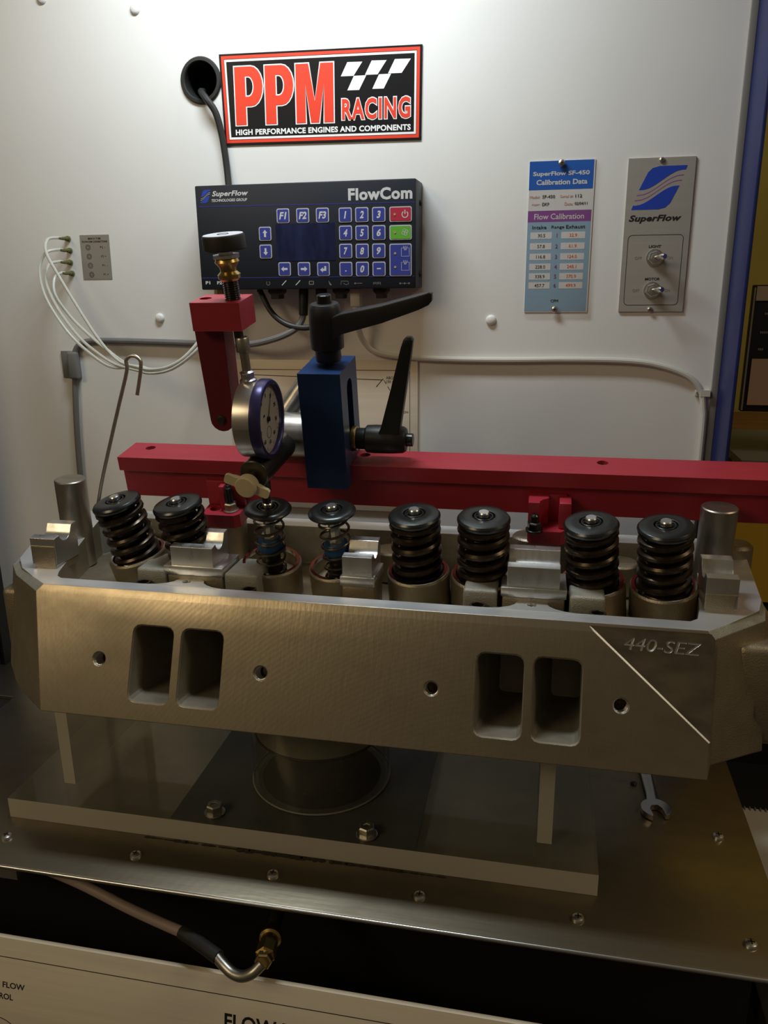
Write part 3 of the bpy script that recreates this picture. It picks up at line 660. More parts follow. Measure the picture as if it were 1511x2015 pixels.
for k, ((bx, bz), pt) in enumerate(tubes):
    bt = thing('tube_barb', 'small greenish tube barb on the panel beside the foil label, %s of four' % lab[k], 'fitting', (bx, 740, bz), 'tube barbs on the panel')
    g = G(); g.lathe((bx, 739.9, bz), (-.12, -1, 0), [(2.6, 0), (2.6, 2), (1.9, 2.2), (1.9, 5), (1.3, 5.5), (1.7, 8), (1.1, 14)], 12); part('barb', g, 'barb', bt)
    oy, oz = 3.2*(k % 2), -3.2*(k // 2)
    end = [(-372, 681+oy, 344.5+oz), (-358, 680+oy, 342+oz), (-340, 682+oy, 345+oz), (-324, 690+oy, 356+oz), (-311+2*(k % 2), 708+oy, 378+2*oz), (-303.5+11.5*(k % 2), 720+2*(k // 2), 401)]
    g = G(); g.tube([(bx-1, 731, bz)] + pt + end, 1.45, 8, 6)
    single('clear_tube', g, 'tube_clear', 'thin clear tube drooping over the wire hook, from the %s barb' % lab[k], 'tube', (bx, 735, bz), 'clear tubes over the hook')

# wire hook holding the tubes
g = G(); hk = [(-436, 664, 196), (-409, 664, 236), (-393, 664, 282), (-380, 664, 320)]
hk = [(-425.0, 664, 182), (-411.5, 664, 232), (-396, 664, 277), (-383, 664, 313), (-372.5, 664, 342)]
arc = [(-363.6+7.4*math.cos(t)-1.5, 664, 349+7.0*math.sin(t)) for t in [math.radians(165-150*i/8) for i in range(9)]]
g.tube(hk + arc + [(-358.6, 664, 344), (-361.5, 664, 332), (-364.5, 664, 321)], 1.7, 10, 4)
single('wire_hook', g, 'steel_dark', 'bent steel wire hook holding up the clear tubes at left', 'hook', (-411, 664, 182))

# engraved metal sheet behind the fixture
ep = thing('engraved_plate', 'pale engraved metal sheet with flow lines on the panel behind the fixture', 'plate', (-210, 740, 235))
g = G(); g.box(-306, -119.5, 737.5, 739.9, 200, 346.5, 0.6); part('sheet', g, 'panel_alu', ep)
BE = WALL(737.5); g = G()
poly_on(g, stroke([(-290, 337), (-127, 337.5), (-127, 205)], .6), BE)
poly_on(g, stroke([(-288, 332), (-153, 328.5)], .6), BE); poly_on(g, stroke([(-288, 332), (-281, 322)], .6), BE)
poly_on(g, stroke([(-159, 322), (-152.5, 329.5), (-149.5, 325)], .7), BE)
for k in range(2): poly_on(g, stroke([(-148+k*3.4, 322.5-k*5.5), (-146+k*3.4, 319-k*5.5)], .6), BE)
letters(g, 'ABOVE', -144.3, 330.6, 10.5, 2.6, BE); letters(g, '150 CFM', -143.2, 327.0, 12.5, 2.4, BE)
letters(g, 'FLOW', -131.8, 298.6, 7, 2.2, BE)
part('engraving', g, 'ink', ep)

# ================================================================== clear acrylic test stand
st = thing('acrylic_test_stand', 'clear acrylic stand with base sheet, two uprights and round tube under the cylinder head', 'stand', (-185, 600, 0))
def glass_box(name, x0, x1, y0, y1, z0, z1, edge_axis, label=None):
    g = G(); g.box(x0, x1, y0, y1, z0, z1)
    me = g.mesh(name, ['acrylic', 'acrylic_edge'], OFF[st])
    for p in me.polygons:
        if abs(p.normal[edge_axis]) > .9: p.material_index = 1
    o = bpy.data.objects.new(name, me); COL.objects.link(o); o.parent = st; OFF[o] = OFF[st]; props(o, label); return o
glass_box('base_sheet', -415.5, 50, 484.5, 712, 0.25, 17.8, 1, 'clear base sheet with sawn edges')
glass_box('upright', -381.2, -371.0, 511.5, 640, 18.05, 113.2, 1)
glass_box('upright', 6.8, 17.6, 510.5, 640, 18.05, 113.2, 1)
me = plate_mesh([(-273.7, 485.5), (-80, 485.5), (-82, 690), (-274, 690)], [circle(-173.5, 566, 50, 40)], 0.2)
g = G(); g.add_mesh(me, Matrix.Translation((0, 0, 17.92))); part('gasket', g, 'gasket', st, 'dark grey gasket sheet')
g = G(); g.cyl((-173.5, 566, 17.83), (-173.5, 566, 17.87), 50, n=40); part('bench_opening', g, 'dark_hole', st)
g = G(); g.lathe((-173.5, 566, 18.1), (0, 0, 1), [(53.5, 0), (57, 0), (57, 95), (53.5, 95), (53.5, 0)], 56, cap=False); part('bore_tube', g, 'tube_wall', st)
g = G(); g.torus((-173.5, 566, 64), (0, 0, 1), 53.4, 1.0, 56, 6); part('seal_ring', g, 'rubber_black', st)
g = G(); g.lathe((-173.5, 566, 65), (0, 0, 1), [(53.2, 0), (53.2, 48)], 56, cap=False); part('haze_band', g, 'hazed', st, 'frosted band added to lighten the tube top')  # added band: pale haze below the head put into its colour
g = G(); g.torus((-173.5, 566, 18.8), (0, 0, 1), 57.6, .7, 56, 6); part('glue_ring', g, 'sawn', st)
for x, y in ((-241.5, 497.5), (-118.5, 494.5)): 
    g = G(); g.lathe((x, y, 18.05), (0, 0, 1), [(8.0, 0), (8.2, 1.4), (7.6, 1.8), (5.5, 1.8)], 28); o = part('mounting_bolt', g, 'zinc', st)
    g = G(); g.lathe((x, y, 19.8), (0, 0, 1), [(6.2, 0), (6.2, 6), (5.4, 7), (3.0, 7), (2.6, 6.2)], 6, ph=.2); part('bolt_head', g, 'zinc', o)
g = G()
for i in range(46):
    x = -292 + i*5.1 + random.uniform(-2, 2); wd = random.uniform(2.5, 6.0); dp = random.uniform(1.0, 2.3) * (1.4 if 14 < i < 30 else .8)
    g.lathe((0, 0, 0), (0, 0, 1), [(1, 0), (.6, .4)], 9)
    vs = g.bm.verts[:][-18:]
    bmesh.ops.transform(g.bm, matrix=Matrix.Translation((x, 482.6, 0.05)) @ Matrix.Diagonal((wd, dp, .6, 1)), verts=vs)
part('oily_grime', g, 'grime', st, 'dark oily grime along the front edge', kind='stuff')

# ================================================================== cylinder head
hd = thing('cylinder_head', 'large cast aluminium cylinder head with four square ports standing on the acrylic stand', 'cylinder head', (-130, 560, 113.5))
top = [(-369, 503.6), (108, 503.6), (112, 507), (146, 538), (150.5, 553), (154, 618), (141, 652), (-406, 652), (-425, 636), (-424.5, 568), (-418, 545), (-405, 529)]
mid = [(-374, 500.2), (111, 500.2), (114.5, 504), (149.5, 534), (153, 550), (156, 618), (143, 654), (-408, 654), (-430, 636), (-429, 566), (-423, 542), (-409, 526)]
low = [(-360, 467.4), (109.5, 468.0), (114.0, 485), (141, 503), (151, 509), (158, 600), (148, 654), (-425, 654), (-436, 618), (-432, 533), (-408, 506), (-390, 490)]
def topz(y): return 200 + max(0, (y-515))*0.115
g = G()
L0 = [g.bm.verts.new((x, y, 113.4)) for x, y in low]
L1 = [g.bm.verts.new((x, y, 195.0 + max(0, y-515)*.1)) for x, y in mid]
L2 = [g.bm.verts.new((x, y, 200)) for x, y in top]
L3 = [g.bm.verts.new((x, y, 240)) for x, y in top]
g.skin([L0, L1, L2, L3]); body = g.mesh('b', 'cast', OFF[hd])
DN = Vector((0, -32, -80.4)).normalized(); FN = Vector((0, -80.4, 32)).normalized()     # down the intake face, and out of it
F0 = Vector((0, 499.8, 193.8))
def FB(x, w_): return F0 + Vector((x, 0, 0)) + DN*w_
cut_l = []
def cutter(g): cut_l.append(g.mesh('c', 'cast', OFF[hd]))
# slanted rail plane: trims everything above it
g = G(); g.prism([(400, 200.0), (516, 200.0), (760, 227.5), (760, 300), (400, 300)], (-600, 0, 0), (0, 1, 0), (0, 0, 1), (1, 0, 0), 900); cutter(g)
# the valley
val = [(-363, 517), (99, 517), (104, 521), (107, 534), (114, 588), (115, 622), (108, 636), (-386, 636), (-393, 625), (-388, 600), (-371, 527), (-368, 520)]
g = G(); g.prism(val, (0, 0, 180), (1, 0, 0), (0, 1, 0), (0, 0, 1), 90); cutter(g)
# ports
def rr3(cx, cw, hw, hh, r, dpt, dx=0, dw=0):
    return [F0 + Vector((cx+dx+p[0], 0, 0)) + DN*(cw+dw+p[1]) - FN*dpt for p in rrect(-hw, hw, -hh, hh, r, 3)]
for cx, hw in ((-275.2, 16.2), (-236.8, 16.4), (-23.3, 16.2), (14.6, 16.2)):
    g = G(); rs = []
    for dpt, dx, dw, s in ((-4, 0, 0, 1.0), (0.6, 0, 0, 1.0), (1.2, 0, 0, .97), (16, 1.0, -4, .90), (40, 4, -8, .80), (64, 8, -14, .66)):
        rs.append([g.bm.verts.new(p) for p in rr3(cx, 45.6, hw*s, 28.2*s, 6.0*s, dpt, dx, dw)])
    g.skin(rs); cutter(g)
for x in (-316.6, -191, -68.9, 55.5):
    g = G(); p = FB(x, 44.9); g.lathe(p + FN*3, -FN, [(5.6, 0), (5.4, 2.9), (4.7, 3.8), (4.7, 22), (.1, 25)], 28); cutter(g)
g = G(); g = G(); rs = []
for h_, ins in ((-1.2, 1.25), (0.1, 0), (5, -5)):
    rs.append([g.bm.verts.new(FB(x, w_) + FN*h_) for x, w_ in ((36.4+ins*1.5-4, -5.0), (126, -5.0), (126, 78.3-ins*1.5))])
g.skin(rs); cutter(g)
# threaded rail holes, set in the trumpet webs (cut there too)
for x in (-263, -4.6):
    g = G(); g.cyl((x, 527, 170), (x, 527, 230), 2.6, n=18); cutter(g)
body = cut(body, cut_l)
body.materials.clear()
for m in ('cast', 'rail_face', 'face', 'port', 'polished', 'sandcast'): body.materials.append(M[m])
off = OFF[hd]
for p in body.polygons:
    c = p.center/MM + off; n = p.normal
    d = (c - F0).dot(FN)
    if n.z > .93 and c.z > 190: p.material_index = 1
    elif n.dot(FN) > .97 and d > -1: p.material_index = 2
    elif n.dot(FN) > .97 and -2.2 < d < -.8 and c.x > 36: p.material_index = 4
    elif -1.3 < d < .1 and 30 < c.x < 112 and .4 < n.dot(FN) < .93 and n.x > .2: p.material_index = 1
    elif -.5 < n.y < -.0 and c.z > 193: p.material_index = 5
    elif c.z > 193 and n.y < -.5: p.material_index = 5
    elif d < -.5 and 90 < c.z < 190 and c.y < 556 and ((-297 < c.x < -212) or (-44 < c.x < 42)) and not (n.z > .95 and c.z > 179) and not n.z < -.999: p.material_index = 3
smooth(body, 24); o = link_mesh('casting', body, hd)
for x in (-316.6, -191, -68.9, 55.5):
    g = G()
    for k in range(7): g.torus(FB(x, 44.9) - FN*(2+1.7*k), FN, 4.75, .55, 24, 5)
    part('thread', g, 'milled', hd)
# stamped number on the machined step
g = G(); B = basis(FB(0, 0) - FN*1.15, (1, 0, 0), -DN, FN)
Bt = B @ Matrix.Translation((80.0, -5.0, 0)) @ Matrix.Rotation(math.radians(-.8), 4, 'Z')
letters(g, '440-SEZ', 0, 0, 48, 8.0, Bt, -0.004, 0.22, 0.8); part('stamped_number', g, 'milled', hd, 'raised number 440-SEZ')
# exhaust side ears at both ends
g = G(); g.box(-431, -405, 532, 600, 113.6, 181, 5, 3); part('end_lug', g, 'cast', hd)
g = G(); g.box(130, 165, 515, 600, 113.6, 186, 5, 3); part('end_lug', g, 'cast', hd)
g = G(); g.cyl((147, 628, 190), (147, 628, 221), 13, n=28, bev=2.5); part('end_boss', g, 'cast', hd)
# trumpet webs from the rail to two rocker stands
for x in (-261, -4.6):
    pl_ = [(-38, 515.8), (-30, 517.2), (-22, 519), (-16, 522), (-12, 526), (-10, 532), (-10, 540), (10, 540), (10, 532), (12, 526), (16, 522), (22, 519), (30, 517.2), (38, 515.8)]
    me = plate_mesh([(x+a, b) for a, b in pl_], [circle(x-2+(2 if x > -100 else 0), 526.5, 3.3, 20)], 6)
    g = G(); g.add_mesh(me, Matrix.Translation((0, 0, 197.02))); part('rail_web', g, 'rail_face', hd)
    g = G()
    for k in range(4): g.torus((x-2+(2 if x > -100 else 0), 526.5, 199-1.5*k), (0, 0, 1), 3.1, .45, 20, 5)
    g.cyl((x-2+(2 if x > -100 else 0), 526.5, 190), (x-2+(2 if x > -100 else 0), 526.5, 192), 3.4, n=16); part('rail_thread', g, 'milled', hd)
# rocker shaft stands
def stand(x0, x1, bx0, bx1, y0=530.5, base=True, z_b=180.4, zt=226.2):
    pr = [(y0, 204), (y0, zt), (y0+6.5, zt+1.1)]
    cy, cz, R = y0+14.6, zt+3.6, 8.4
    for i in range(9):
        t = math.radians(197 + (346-197)*i/8); pr.append((cy+R*math.cos(t), cz+R*math.sin(t)))
    pr += [(y0+24.5, zt+5.0), (y0+31, zt+6.0), (y0+31, 204)]
    g = G(); g.prism([(a, b) for a, b in pr], (x0, 0, 0), (0, 1, 0), (0, 0, 1), (1, 0, 0), x1-x0); m0 = g.mesh('s', 'milled', OFF[hd])
    xc = (x0+x1)/2; k = G(); k.cyl((xc, cy, 212), (xc, cy, 245), 4.6, n=24)
    m0 = cut(m0, [k.mesh('k', 'milled', OFF[hd])]); smooth(m0); m0.materials.clear(); m0.materials.append(M['milled']); o = link_mesh('rocker_stand', m0, hd)
    if base:
        g = G(); g.box(bx0, bx1, y0-1.5, y0+33, 204, 211.2, .8); part('stand_foot', g, 'milled', o)
        g = G(); g.box(bx0+1, bx1-1, y0+.5, y0+32, z_b, 204.2, 1.5); part('stand_base', g, 'cast', o)
    return o
stand(-276.4, -242.4, -282.8, -234.4); stand(-141.6, -119.4, -143.5, -117.4); stand(-22.4, 13.8, -26.6, 18.8)
o = stand(-396, -374.6, 0, 0, 531, False)
g = G(); g.prism([(-392.5, 0), (-375.2, 0), (-375.2, 22), (-395.6, 22)], (0, 530.4, 198), (1, 0, 0), (0, 0, 1), (0, 1, 0), 31); part('stand_base', g, 'cast', o)
o = stand(109.4, 130.0, 0, 0, 531, False)
g = G(); g.prism([(109.9, 0), (127, 0), (129.5, 17), (109.9, 17)], (0, 530.4, 198), (1, 0, 0), (0, 0, 1), (0, 1, 0), 31); part('stand_base', g, 'cast', o)
# pushrod blocks beside two of the stands
for x0, x1 in ((-305, -281), (-233.4, -207), (-53, -29), (21, 45)):
    g = G(); g.box(x0, x1, 528, 565, 180.3, 208.0, 2.2, 3); o = part('pushrod_block', g, 'sandcast', hd)
    xs = x0+5 if x0 in (-305, -53) else x1-5
    xs = {-305: -297.5, -233.4: -212, -53: -42, 21: 40}[x0]
    g = G(); g.lathe((xs, 523.4, 180.3), (0, 0, 1), [(5.6, 0), (5.6, 18.6), (4.2, 18.6), (4.2, 2)], 20); part('pushrod_sleeve', g, 'gunmetal', o)
# spring bosses and exhaust side studs bosses
rim = [-321.7, -272.5, -207.1, -152.3, -90.6, -41.8, 37.2, 86.9]; tip = [(-331.5, 259.6), (-279.7, 261.5), (-204.0, 258.8), (-154.4, 259.1), (-92.1, 259.7), (-41.4, 261.5), (33.0, 259.4), (83.0, 259.6)]
FR = []
for x, (tx, tz) in zip(rim, tip):
    a = Vector((x, 561.5, 208.5)); b = Vector((tx, 551, tz)); d = (b-a).normalized(); FR.append((a, d, (b-a).length))
    g = G(); g.lathe(a, d, [(24.0, -29), (23.6, -1.8), (22.4, 0), (20.4, 0), (20.4, -13), (8.0, -13), (7.6, -8), (.1, -8)], 48); o = part('spring_boss', g, 'cast', hd)
    g = G(); g.lathe(a, d, [(22.6, -.4), (22.4, .25), (20.2, .25), (20.2, -3)], 48, cap=False); part('machined_rim', g, 'mirror_rim', o)
for x in (-262, -8, -120, 60, -350):
    g = G(); g.cyl((x, 612, 180.4), (x, 612, 224.2 if x in (-262, -8) else 206), 15, n=32, bev=1.5); part('bolt_boss', g, 'cast', hd)

# ================================================================== end pins
for (xt, zt_, xb, zb_, lab) in ((-394.8, 258.5, -397.0, 172, 'round steel pin standing in the left end of the cylinder head'), (125.2, 258.0, 125.0, 190, 'round steel pin standing in the right end of the cylinder head')):
    g = G(); a = Vector((xb, 598, 181)); b = Vector((xt, 592, zt_ + 1)); g.cyl(a, b, 12.8, n=40, bev=.8)
    single('steel_pin', g, 'steel_dark', lab, 'steel pin', a, 'steel pins at the ends of the head')

# ================================================================== valve springs
def helix(turns, R, z0, z1, flat, wire, n=22, m=8, ph=0.0):
    pts = []; N_ = int(turns*n)
    for i in range(N_+1):
        t = i/n; u = t/turns
        f0 = flat/turns; v = min(max((u-f0*.6)/(1-1.2*f0), 0), 1)
        z = z0 + (z1-z0)*v + (wire*.0)
        pts.append((R*math.cos(2*PI*t+ph), R*math.sin(2*PI*t+ph), z))
    g = G(); g.tube(pts, wire, m); return g
def retainer_prof(R, h):
    return [(R-5, h-7.5), (R-3.0, h-5.6), (R-.4, h-5.0), (R, h-3.6), (R, h-2.4), (R-1.2, h-.8), (R-3.2, h-.1), (9.2, h+.4), (8.2, h+.1), (7.9, h-2.2), (5.0, h-2.4), (4.2, h+.6), (.1, h+.6)]
def make_valve(kind, L):
    strong = kind == 'strong'
    t = bpy.data.objects.new('valve_spring_assembly', None); COL.objects.link(t); t.empty_display_size = .01; OFF[t] = Vector((0, 0, 0))
    h = L - 3.4
    if strong:
        part('outer_spring', helix(5.8, 16.3, -3.4, h-8.0, .7, 2.85), 'spring', t)
        g = helix(9, 10.6, -3, h-7, .7, 1.9, 18, 6, 2.0); part('inner_spring', g, 'spring', t)
        g = G(); g.lathe((0, 0, -5), (0, 0, 1), [(12.3, 0), (12.3, h-4), (8, h-3)], 28); part('damper', g, 'gunmetal', t)
    else:
        part('light_spring', helix(6.8, 11.0, -10, h-7.0, 1.0, 1.05, 24, 8), 'spring_thin', t)
        g = G(); g.lathe((0, 0, -12), (0, 0, 1), [(9.5, 0), (9.5, 8), (7.5, 9), (7.5, 24), (6.6, 25)], 24); part('valve_guide', g, 'gunmetal', t)
        g = G(); g.lathe((0, 0, 11), (0, 0, 1), [(9.6, 0), (9.8, 1.5), (9.8, 7), (8.4, 9), (5.0, 9.4)], 28); part('stem_seal', g, 'seal_blue', t)
        g = G(); g.lathe((0, 0, 16), (0, 0, 1), [(6.4, 0), (6.4, 8), (4.3, 8.5), (4.3, h-17)], 8); part('valve_stem', g, 'zinc', t)
    R = 19.2 if strong else 18.0
    g = G(); g.lathe((0, 0, 0), (0, 0, 1), retainer_prof(R, h) if strong else [(9, h-9), (11.5, h-7), (R-1.5, h-4.4), (R, h-3.2), (R, h-2.2), (R-1.4, h-.7), (R-3.4, h-.1), (9.2, h+.4), (8.2, h+.1), (7.9, h-2.2), (5.0, h-2.4), (4.2, h+.6), (.1, h+.6)], 48); part('retainer', g, 'black_oxide', t)
    g = G(); g.torus((0, 0, h-.5), (0, 0, 1), 6.4, .75, 28, 6); part('keeper', g, 'black_oxide', t)
    g = G(); g.lathe((0, 0, h-4), (0, 0, 1), [(4.1, 0), (4.1, 6.6), (3.5, 7.4), (.1, 7.4)], 20); part('valve_tip', g, 'bright_steel', t)
    return t
pS = make_valve('strong', 51.5); pW = make_valve('weak', 51.5); used = set()
vl = ['heavy dark valve spring under black retainer, leftmost of the row beside the left steel pin',
      'heavy dark valve spring under black retainer, second from left, behind a pushrod block',
      'light thin-wire checking spring with blue seal under the black plunger of the dial gauge',
      'light thin-wire checking spring with blue seal and bare valve tip, below the blue clamp block',
      'heavy dark valve spring just right of the middle rocker stand',
      'heavy dark valve spring left of the right-hand red bracket',
      'heavy dark valve spring partly hiding the right-hand red bracket, second from right',
      'heavy dark valve spring at the right end of the row beside the right steel pin']
for i, (a, d, L) in enumerate(FR):
    p = pW if i in (2, 3) else pS
    t = p if p not in used else copy_tree(p); used.add(p)
    q_ = d.to_track_quat('Z', 'Y')
    t.matrix_world = Matrix.Translation((a)*MM) @ q_.to_matrix().to_4x4() @ Matrix.Rotation([.4, 1.2, -.6, -.3, 2.0, 2.6, 3.3, 4.1][i], 4, 'Z')
    props(t, vl[i], 'valve spring', 'valve springs on the cylinder head')

# ================================================================== leaning valve fixture: red rail, brackets, blue clamp, dial gauge  (x, depth, height in its own frame)
rl = thing('red_rail', 'long red anodised rail running behind the valve springs', 'rail', (-90, 10, -1.5), frame=FIX)
me = plate_mesh([(-355, -6), (230, -6), (230, 28), (-355, 28)], [circle(x, y, 4.3, 24) for x, y in ((-335.5, 17), (-144.8, 17), (43.5, 17), (200, 17))], 12)
g = G(); g.add_mesh(me, Matrix.Translation((0, 0, 30.2))); g.box(-355, 230, 0, 22, -1.5, 24.2); part('rail_body', g, 'red_ano', rl)
for x in (-335.5, -144.8, 43.5, 200):
    g = G(); g.lathe((x, 17, 30), (0, 0, 1), [(4.25, -5.7), (4.25, 3.6), (2.6, 3.6), (2.6, -3)], 20); part('screw_socket', g, 'gunmetal', rl)

def bracket(x0, x1, lab, left):
    t = thing('red_bracket', lab, 'bracket', ((x0+x1)/2, -8, -17.5), 'red brackets bolted to the head', FIX)
    W_ = x1-x0
    g = G(); me = plate_mesh([(x0+3, -23), (x1-4, -23), (x1, -19), (x1, 22), (x0, 22), (x0, -20)], [circle(x0+8.5, -11, 4.6, 20)] if left else [], 11.5)
    g.add_mesh(me, Matrix.Translation((0, 0, -11.2)))
    part('foot', g, 'red_ano', t)
    g = G(); g.box(x0, x1, -4.0, -0.3, -5.4, 17, .8)
    if left: g.box(x0+15, x0+19.5, -14, -4.2, -5.4, 16.5, .6)
    part('upright_plate', g, 'red_ano', t)
    if not left:
        g = G(); g.prism([(x0, -20), (x0+8.5, -20), (x0+8.5, -17), (x0+11, -13), (x0+15, -10.5), (x0+15, -4.1), (x0, -4.1)], (0, 0, -5.4), (1, 0, 0), (0, 1, 0), (0, 0, 1), 22.4); part('corner_fin', g, 'red_ano', t)
        g = G(); g.box(x1-6, x1+3, -18, -4.1, -5.4, 16.5, .8); part('corner_fin', g, 'red_ano', t)
    bxs = (x0+23.5,) if left else (x0+5.0,)
    for bx in bxs:
        by = -13 if left else -25.8+4
        g = G(); g.lathe((bx, by, -5.4), (0, 0, 1), [(6.6, 0), (6.6, 1.3), (5.8, 1.5), (5.8, 1.6)], 24); o = part('bolt', g, 'zinc' if left else 'black_oxide', t)
        g = G(); g.lathe((bx, by, -3.8), (0, 0, 1), [(5.4, 0), (5.4, 5), (4.6, 6), (3.2, 6)], 6, ph=.3); part('hex_nut', g, 'zinc' if left else 'black_oxide', o)
        g = G(); g.lathe((bx, by, 2.2), (0, 0, 1), [(3.2, 0), (3.2, 13 if left else 5), (2.2, 14 if left else 6), (2.0, 15.5 if left else 6.2), (.1, 16 if left else 6.3)], 16); part('stud', g, 'black_oxide', o)
    return t
bracket(-279, -246, 'red bracket with a bolt and stud left of the dial gauge', True)
bracket(-11, 18, 'red bracket with a black bolt between two heavy springs on the right', False)

# blue clamp block with its two levers
ck = thing('clamp_block', 'tall blue anodised clamp block with two black levers on the red rail', 'clamp', (-168, 5, 22), frame=FIX)
XB0, XB1 = -184.5, -151.5
g = G(); g.prism([(-20, 21.5), (-8, 21.5), (-8, 36.9), (31, 36.9), (31, 115), (-20, 115)], (XB0, 0, 0), (0, 1, 0), (0, 0, 1), (1, 0, 0), XB1-XB0); m0 = g.mesh('k', 'blue_ano', OFF[ck])
k1 = G(); k1.prism(rrect(-2.5, 14, 44, 104, 7.5, 6), (XB1-14, 0, 0), (0, 1, 0), (0, 0, 1), (1, 0, 0), 20)
m0 = cut(m0, [k1.mesh('k', 'blue_ano', OFF[ck])]); m0.materials.clear(); m0.materials.append(M['blue_ano']); smooth(m0); link_mesh('block', m0, ck, 'blue anodised block with a side slot')
g = G(); g.lathe((-166.5, 6, 115), (0, 0, 1), [(4.5, 0), (4.5, 2.5), (9.5, 3.2), (9.9, 5), (9.9, 12.5)], 28); part('lever_collar', g, 'black_plastic', ck)
def lever(name, P0, ax, prof, cap, arm, lab):
    g = G(); g.lathe(P0, ax, prof, 32); o = part(name, g, 'black_plastic', ck, lab)
    g = G(); g.lathe(P0, ax, cap, 24); part('push_button', g, 'black_oxide', o)
    g = G(); rs = []
    for c, u, v, hw, hh, r in arm:
        c, u, v = Vector(c), Vector(u), Vector(v)
        rs.append([g.bm.verts.new(c + u*p[0] + v*p[1]) for p in rrect(-hw, hw, -hh, hh, r, 3)])
    g.skin(rs); part('lever_arm', g, 'black_plastic', o)
    return o
UP = Vector((0, 0, 1)); DP = Vector((0, 1, 0)); XX = Vector((1, 0, 0))
lever('top_lever', (-166.5, 6, 127), UP, [(11.0, 0), (12.6, 1.2), (12.9, 10), (12.6, 24), (12.0, 32), (10.4, 34.5), (8, 34.8)], [(5.6, 33), (5.6, 40.5), (5.0, 41)],
      [((-162, 3, 143), UP, DP, 9.2, 6.4, 1.1), ((-152, 0, 148.5), UP, DP, 7.6, 6.0, 1.1), ((-120, -7, 157.0), UP, DP, 6.4, 5.4, 1.1), ((-92, -14, 166.5), UP, DP, 5.2, 4.8, 1.1), ((-84.5, -16, 169.5), UP, DP, 4.6, 4.4, 1.1), ((-82, -16.5, 170.5), UP, DP, 2.6, 3.0, 1)], 'black clamping lever on top')
g = G(); g.lathe((XB1, 5.5, 55), XX, [(9.8, 0), (10.0, .6), (10.0, 3.4), (9.6, 4), (8.6, 4)], 32); part('washer', g, 'brass', ck, 'brass coloured washer')
g = G(); g.lathe((XB1+4, 5.5, 55), XX, [(8.2, 0), (8.6, 1), (8.6, 9)], 28); part('lever_collar', g, 'black_plastic', ck)
lever('side_lever', (XB1+11, 5.5, 55), XX, [(9.6, 0), (11.0, 1.2), (11.4, 8), (11.2, 22), (10.6, 30), (9.2, 32.4), (7, 32.8)], [(5.2, 31.5), (5.2, 37.5), (4.6, 38)],
      [((-121.5, 4, 59), XX, DP, 9.0, 6.0, 1.1), ((-118.5, 1, 68), XX, DP, 7.6, 5.6, 1.1), ((-109.5, -4, 104), XX, DP, 5.6, 5.0, 1.1), ((-102.5, -8, 133), XX, DP, 4.2, 4.4, 1.1), ((-101.0, -9, 138.5), XX, DP, 3.6, 4.0, 1.6), ((-100.6, -9.4, 140.5), XX, DP, 2.0, 2.6, .8)], 'black clamping lever at the side')
g = G(); g.lathe((-222, 6, 56), XX, [(17.6, 0), (18.6, 1), (18.6, 37.4)], 40); part('cross_bar', g, 'zinc', ck, 'bright steel cross bar on the left side of the block')
g = G(); g.tube([(-217, 13, 60), (-200, 26, 84), (-178, 40, 112)], [8.5, 8.5, 8.5], 24); part('diagonal_rod', g, 'zinc', ck, 'bright diagonal steel rod behind the block')

# gauge holder: red arm, lifting screw, dark rod with wing screw
gh = thing('gauge_holder', 'dark red arm with a long black thumbscrew holding the dial gauge', 'holder', (-230, -55, 84), frame=FIX)
me = plate_mesh([(-238, -71), (-203, -71), (-203, -43), (-238, -43)], [circle(-232.2, -56.5, 4.2, 20)], 19)
g = G(); g.add_mesh(me, Matrix.Translation((0, 0, 168.6))); part('head_block', g, 'red_ano', gh, 'red head block with a plain hole')
g = G(); arm = [(-9.5, 0), (-10.4, 68), (9.6, 68), (9.2, 0)] + [(9.2*math.cos(t), 9.2*math.sin(t)) for t in [math.radians(-180*i/8) for i in range(1, 8)]]
g.prism([(-8.8, 0), (-11, 66.2), (10.2, 66.2), (9.0, 0)] + [(9.0*math.cos(t), 9.0*math.sin(t)) for t in [math.radians(-180*i/8) for i in range(1, 8)]], (-231.2, -60, 92), XX, UP, DP, 17); part('arm', g, 'red_arm', gh)
g = G(); g.lathe((-231.5, -60, 92), -DP, [(3.4, 0), (3.4, 1), (2.4, 1.8)], 20); part('pivot_pin', g, 'rubber_black', gh)
SX = Vector((0.035, 0, -1)).normalized(); S0 = Vector((-212.2, -59.5, 206))
g = G(); K = Vector((-211.6, -59.5, 0)); 
g.lathe(S0 + -SX*4, -SX, [(13.3, 0), (14.0, .8), (14.0, 8.6), (13.4, 9.6), (13.2, 9.65)], 48); kn = part('thumbscrew_knob', g, 'rubber_black', gh)
g = G(); g.lathe(S0 + -SX*4, -SX, [(13.1, 9.5), (13.1, 9.9)], 48); part('knob_top', g, 'key_edge', kn, 'pale grey knob top')
g = G(); g.torus(S0 - SX*13.9, SX, 3.6, .3, 24, 5); part('ring_mark', g, 'ink', kn)
g = G(); g.lathe(S0 + SX*-4.2, SX, [(5, 0), (5, 3), (9.2, 3), (9.2, 5), (7, 6)], 8); part('lock_nut', g, 'bright_steel', gh)
g = G(); g.lathe(S0 + SX*1.5, SX, [(7.4, 0), (8.2, 2), (5.6, 5.5), (5.4, 8), (7.6, 10), (7.4, 12.5), (5.2, 14.5)], 28); part('knurled_nut', g, 'brass', gh)
pr = []
for k in range(20): pr += [(4.5, 15+k*1.45), (5.4, 15.6+k*1.45), (5.4, 15.9+k*1.45), (4.5, 16.45+k*1.45)]
g = G(); g.lathe(S0, SX, pr, 24); part('threaded_rod', g, 'black_oxide', gh)
g = G(); g.lathe(S0 + SX*47, SX, [(3.2, 0), (3.2, 7.5), (2.0, 9)], 16); part('rod_tip', g, 'black_oxide', gh)
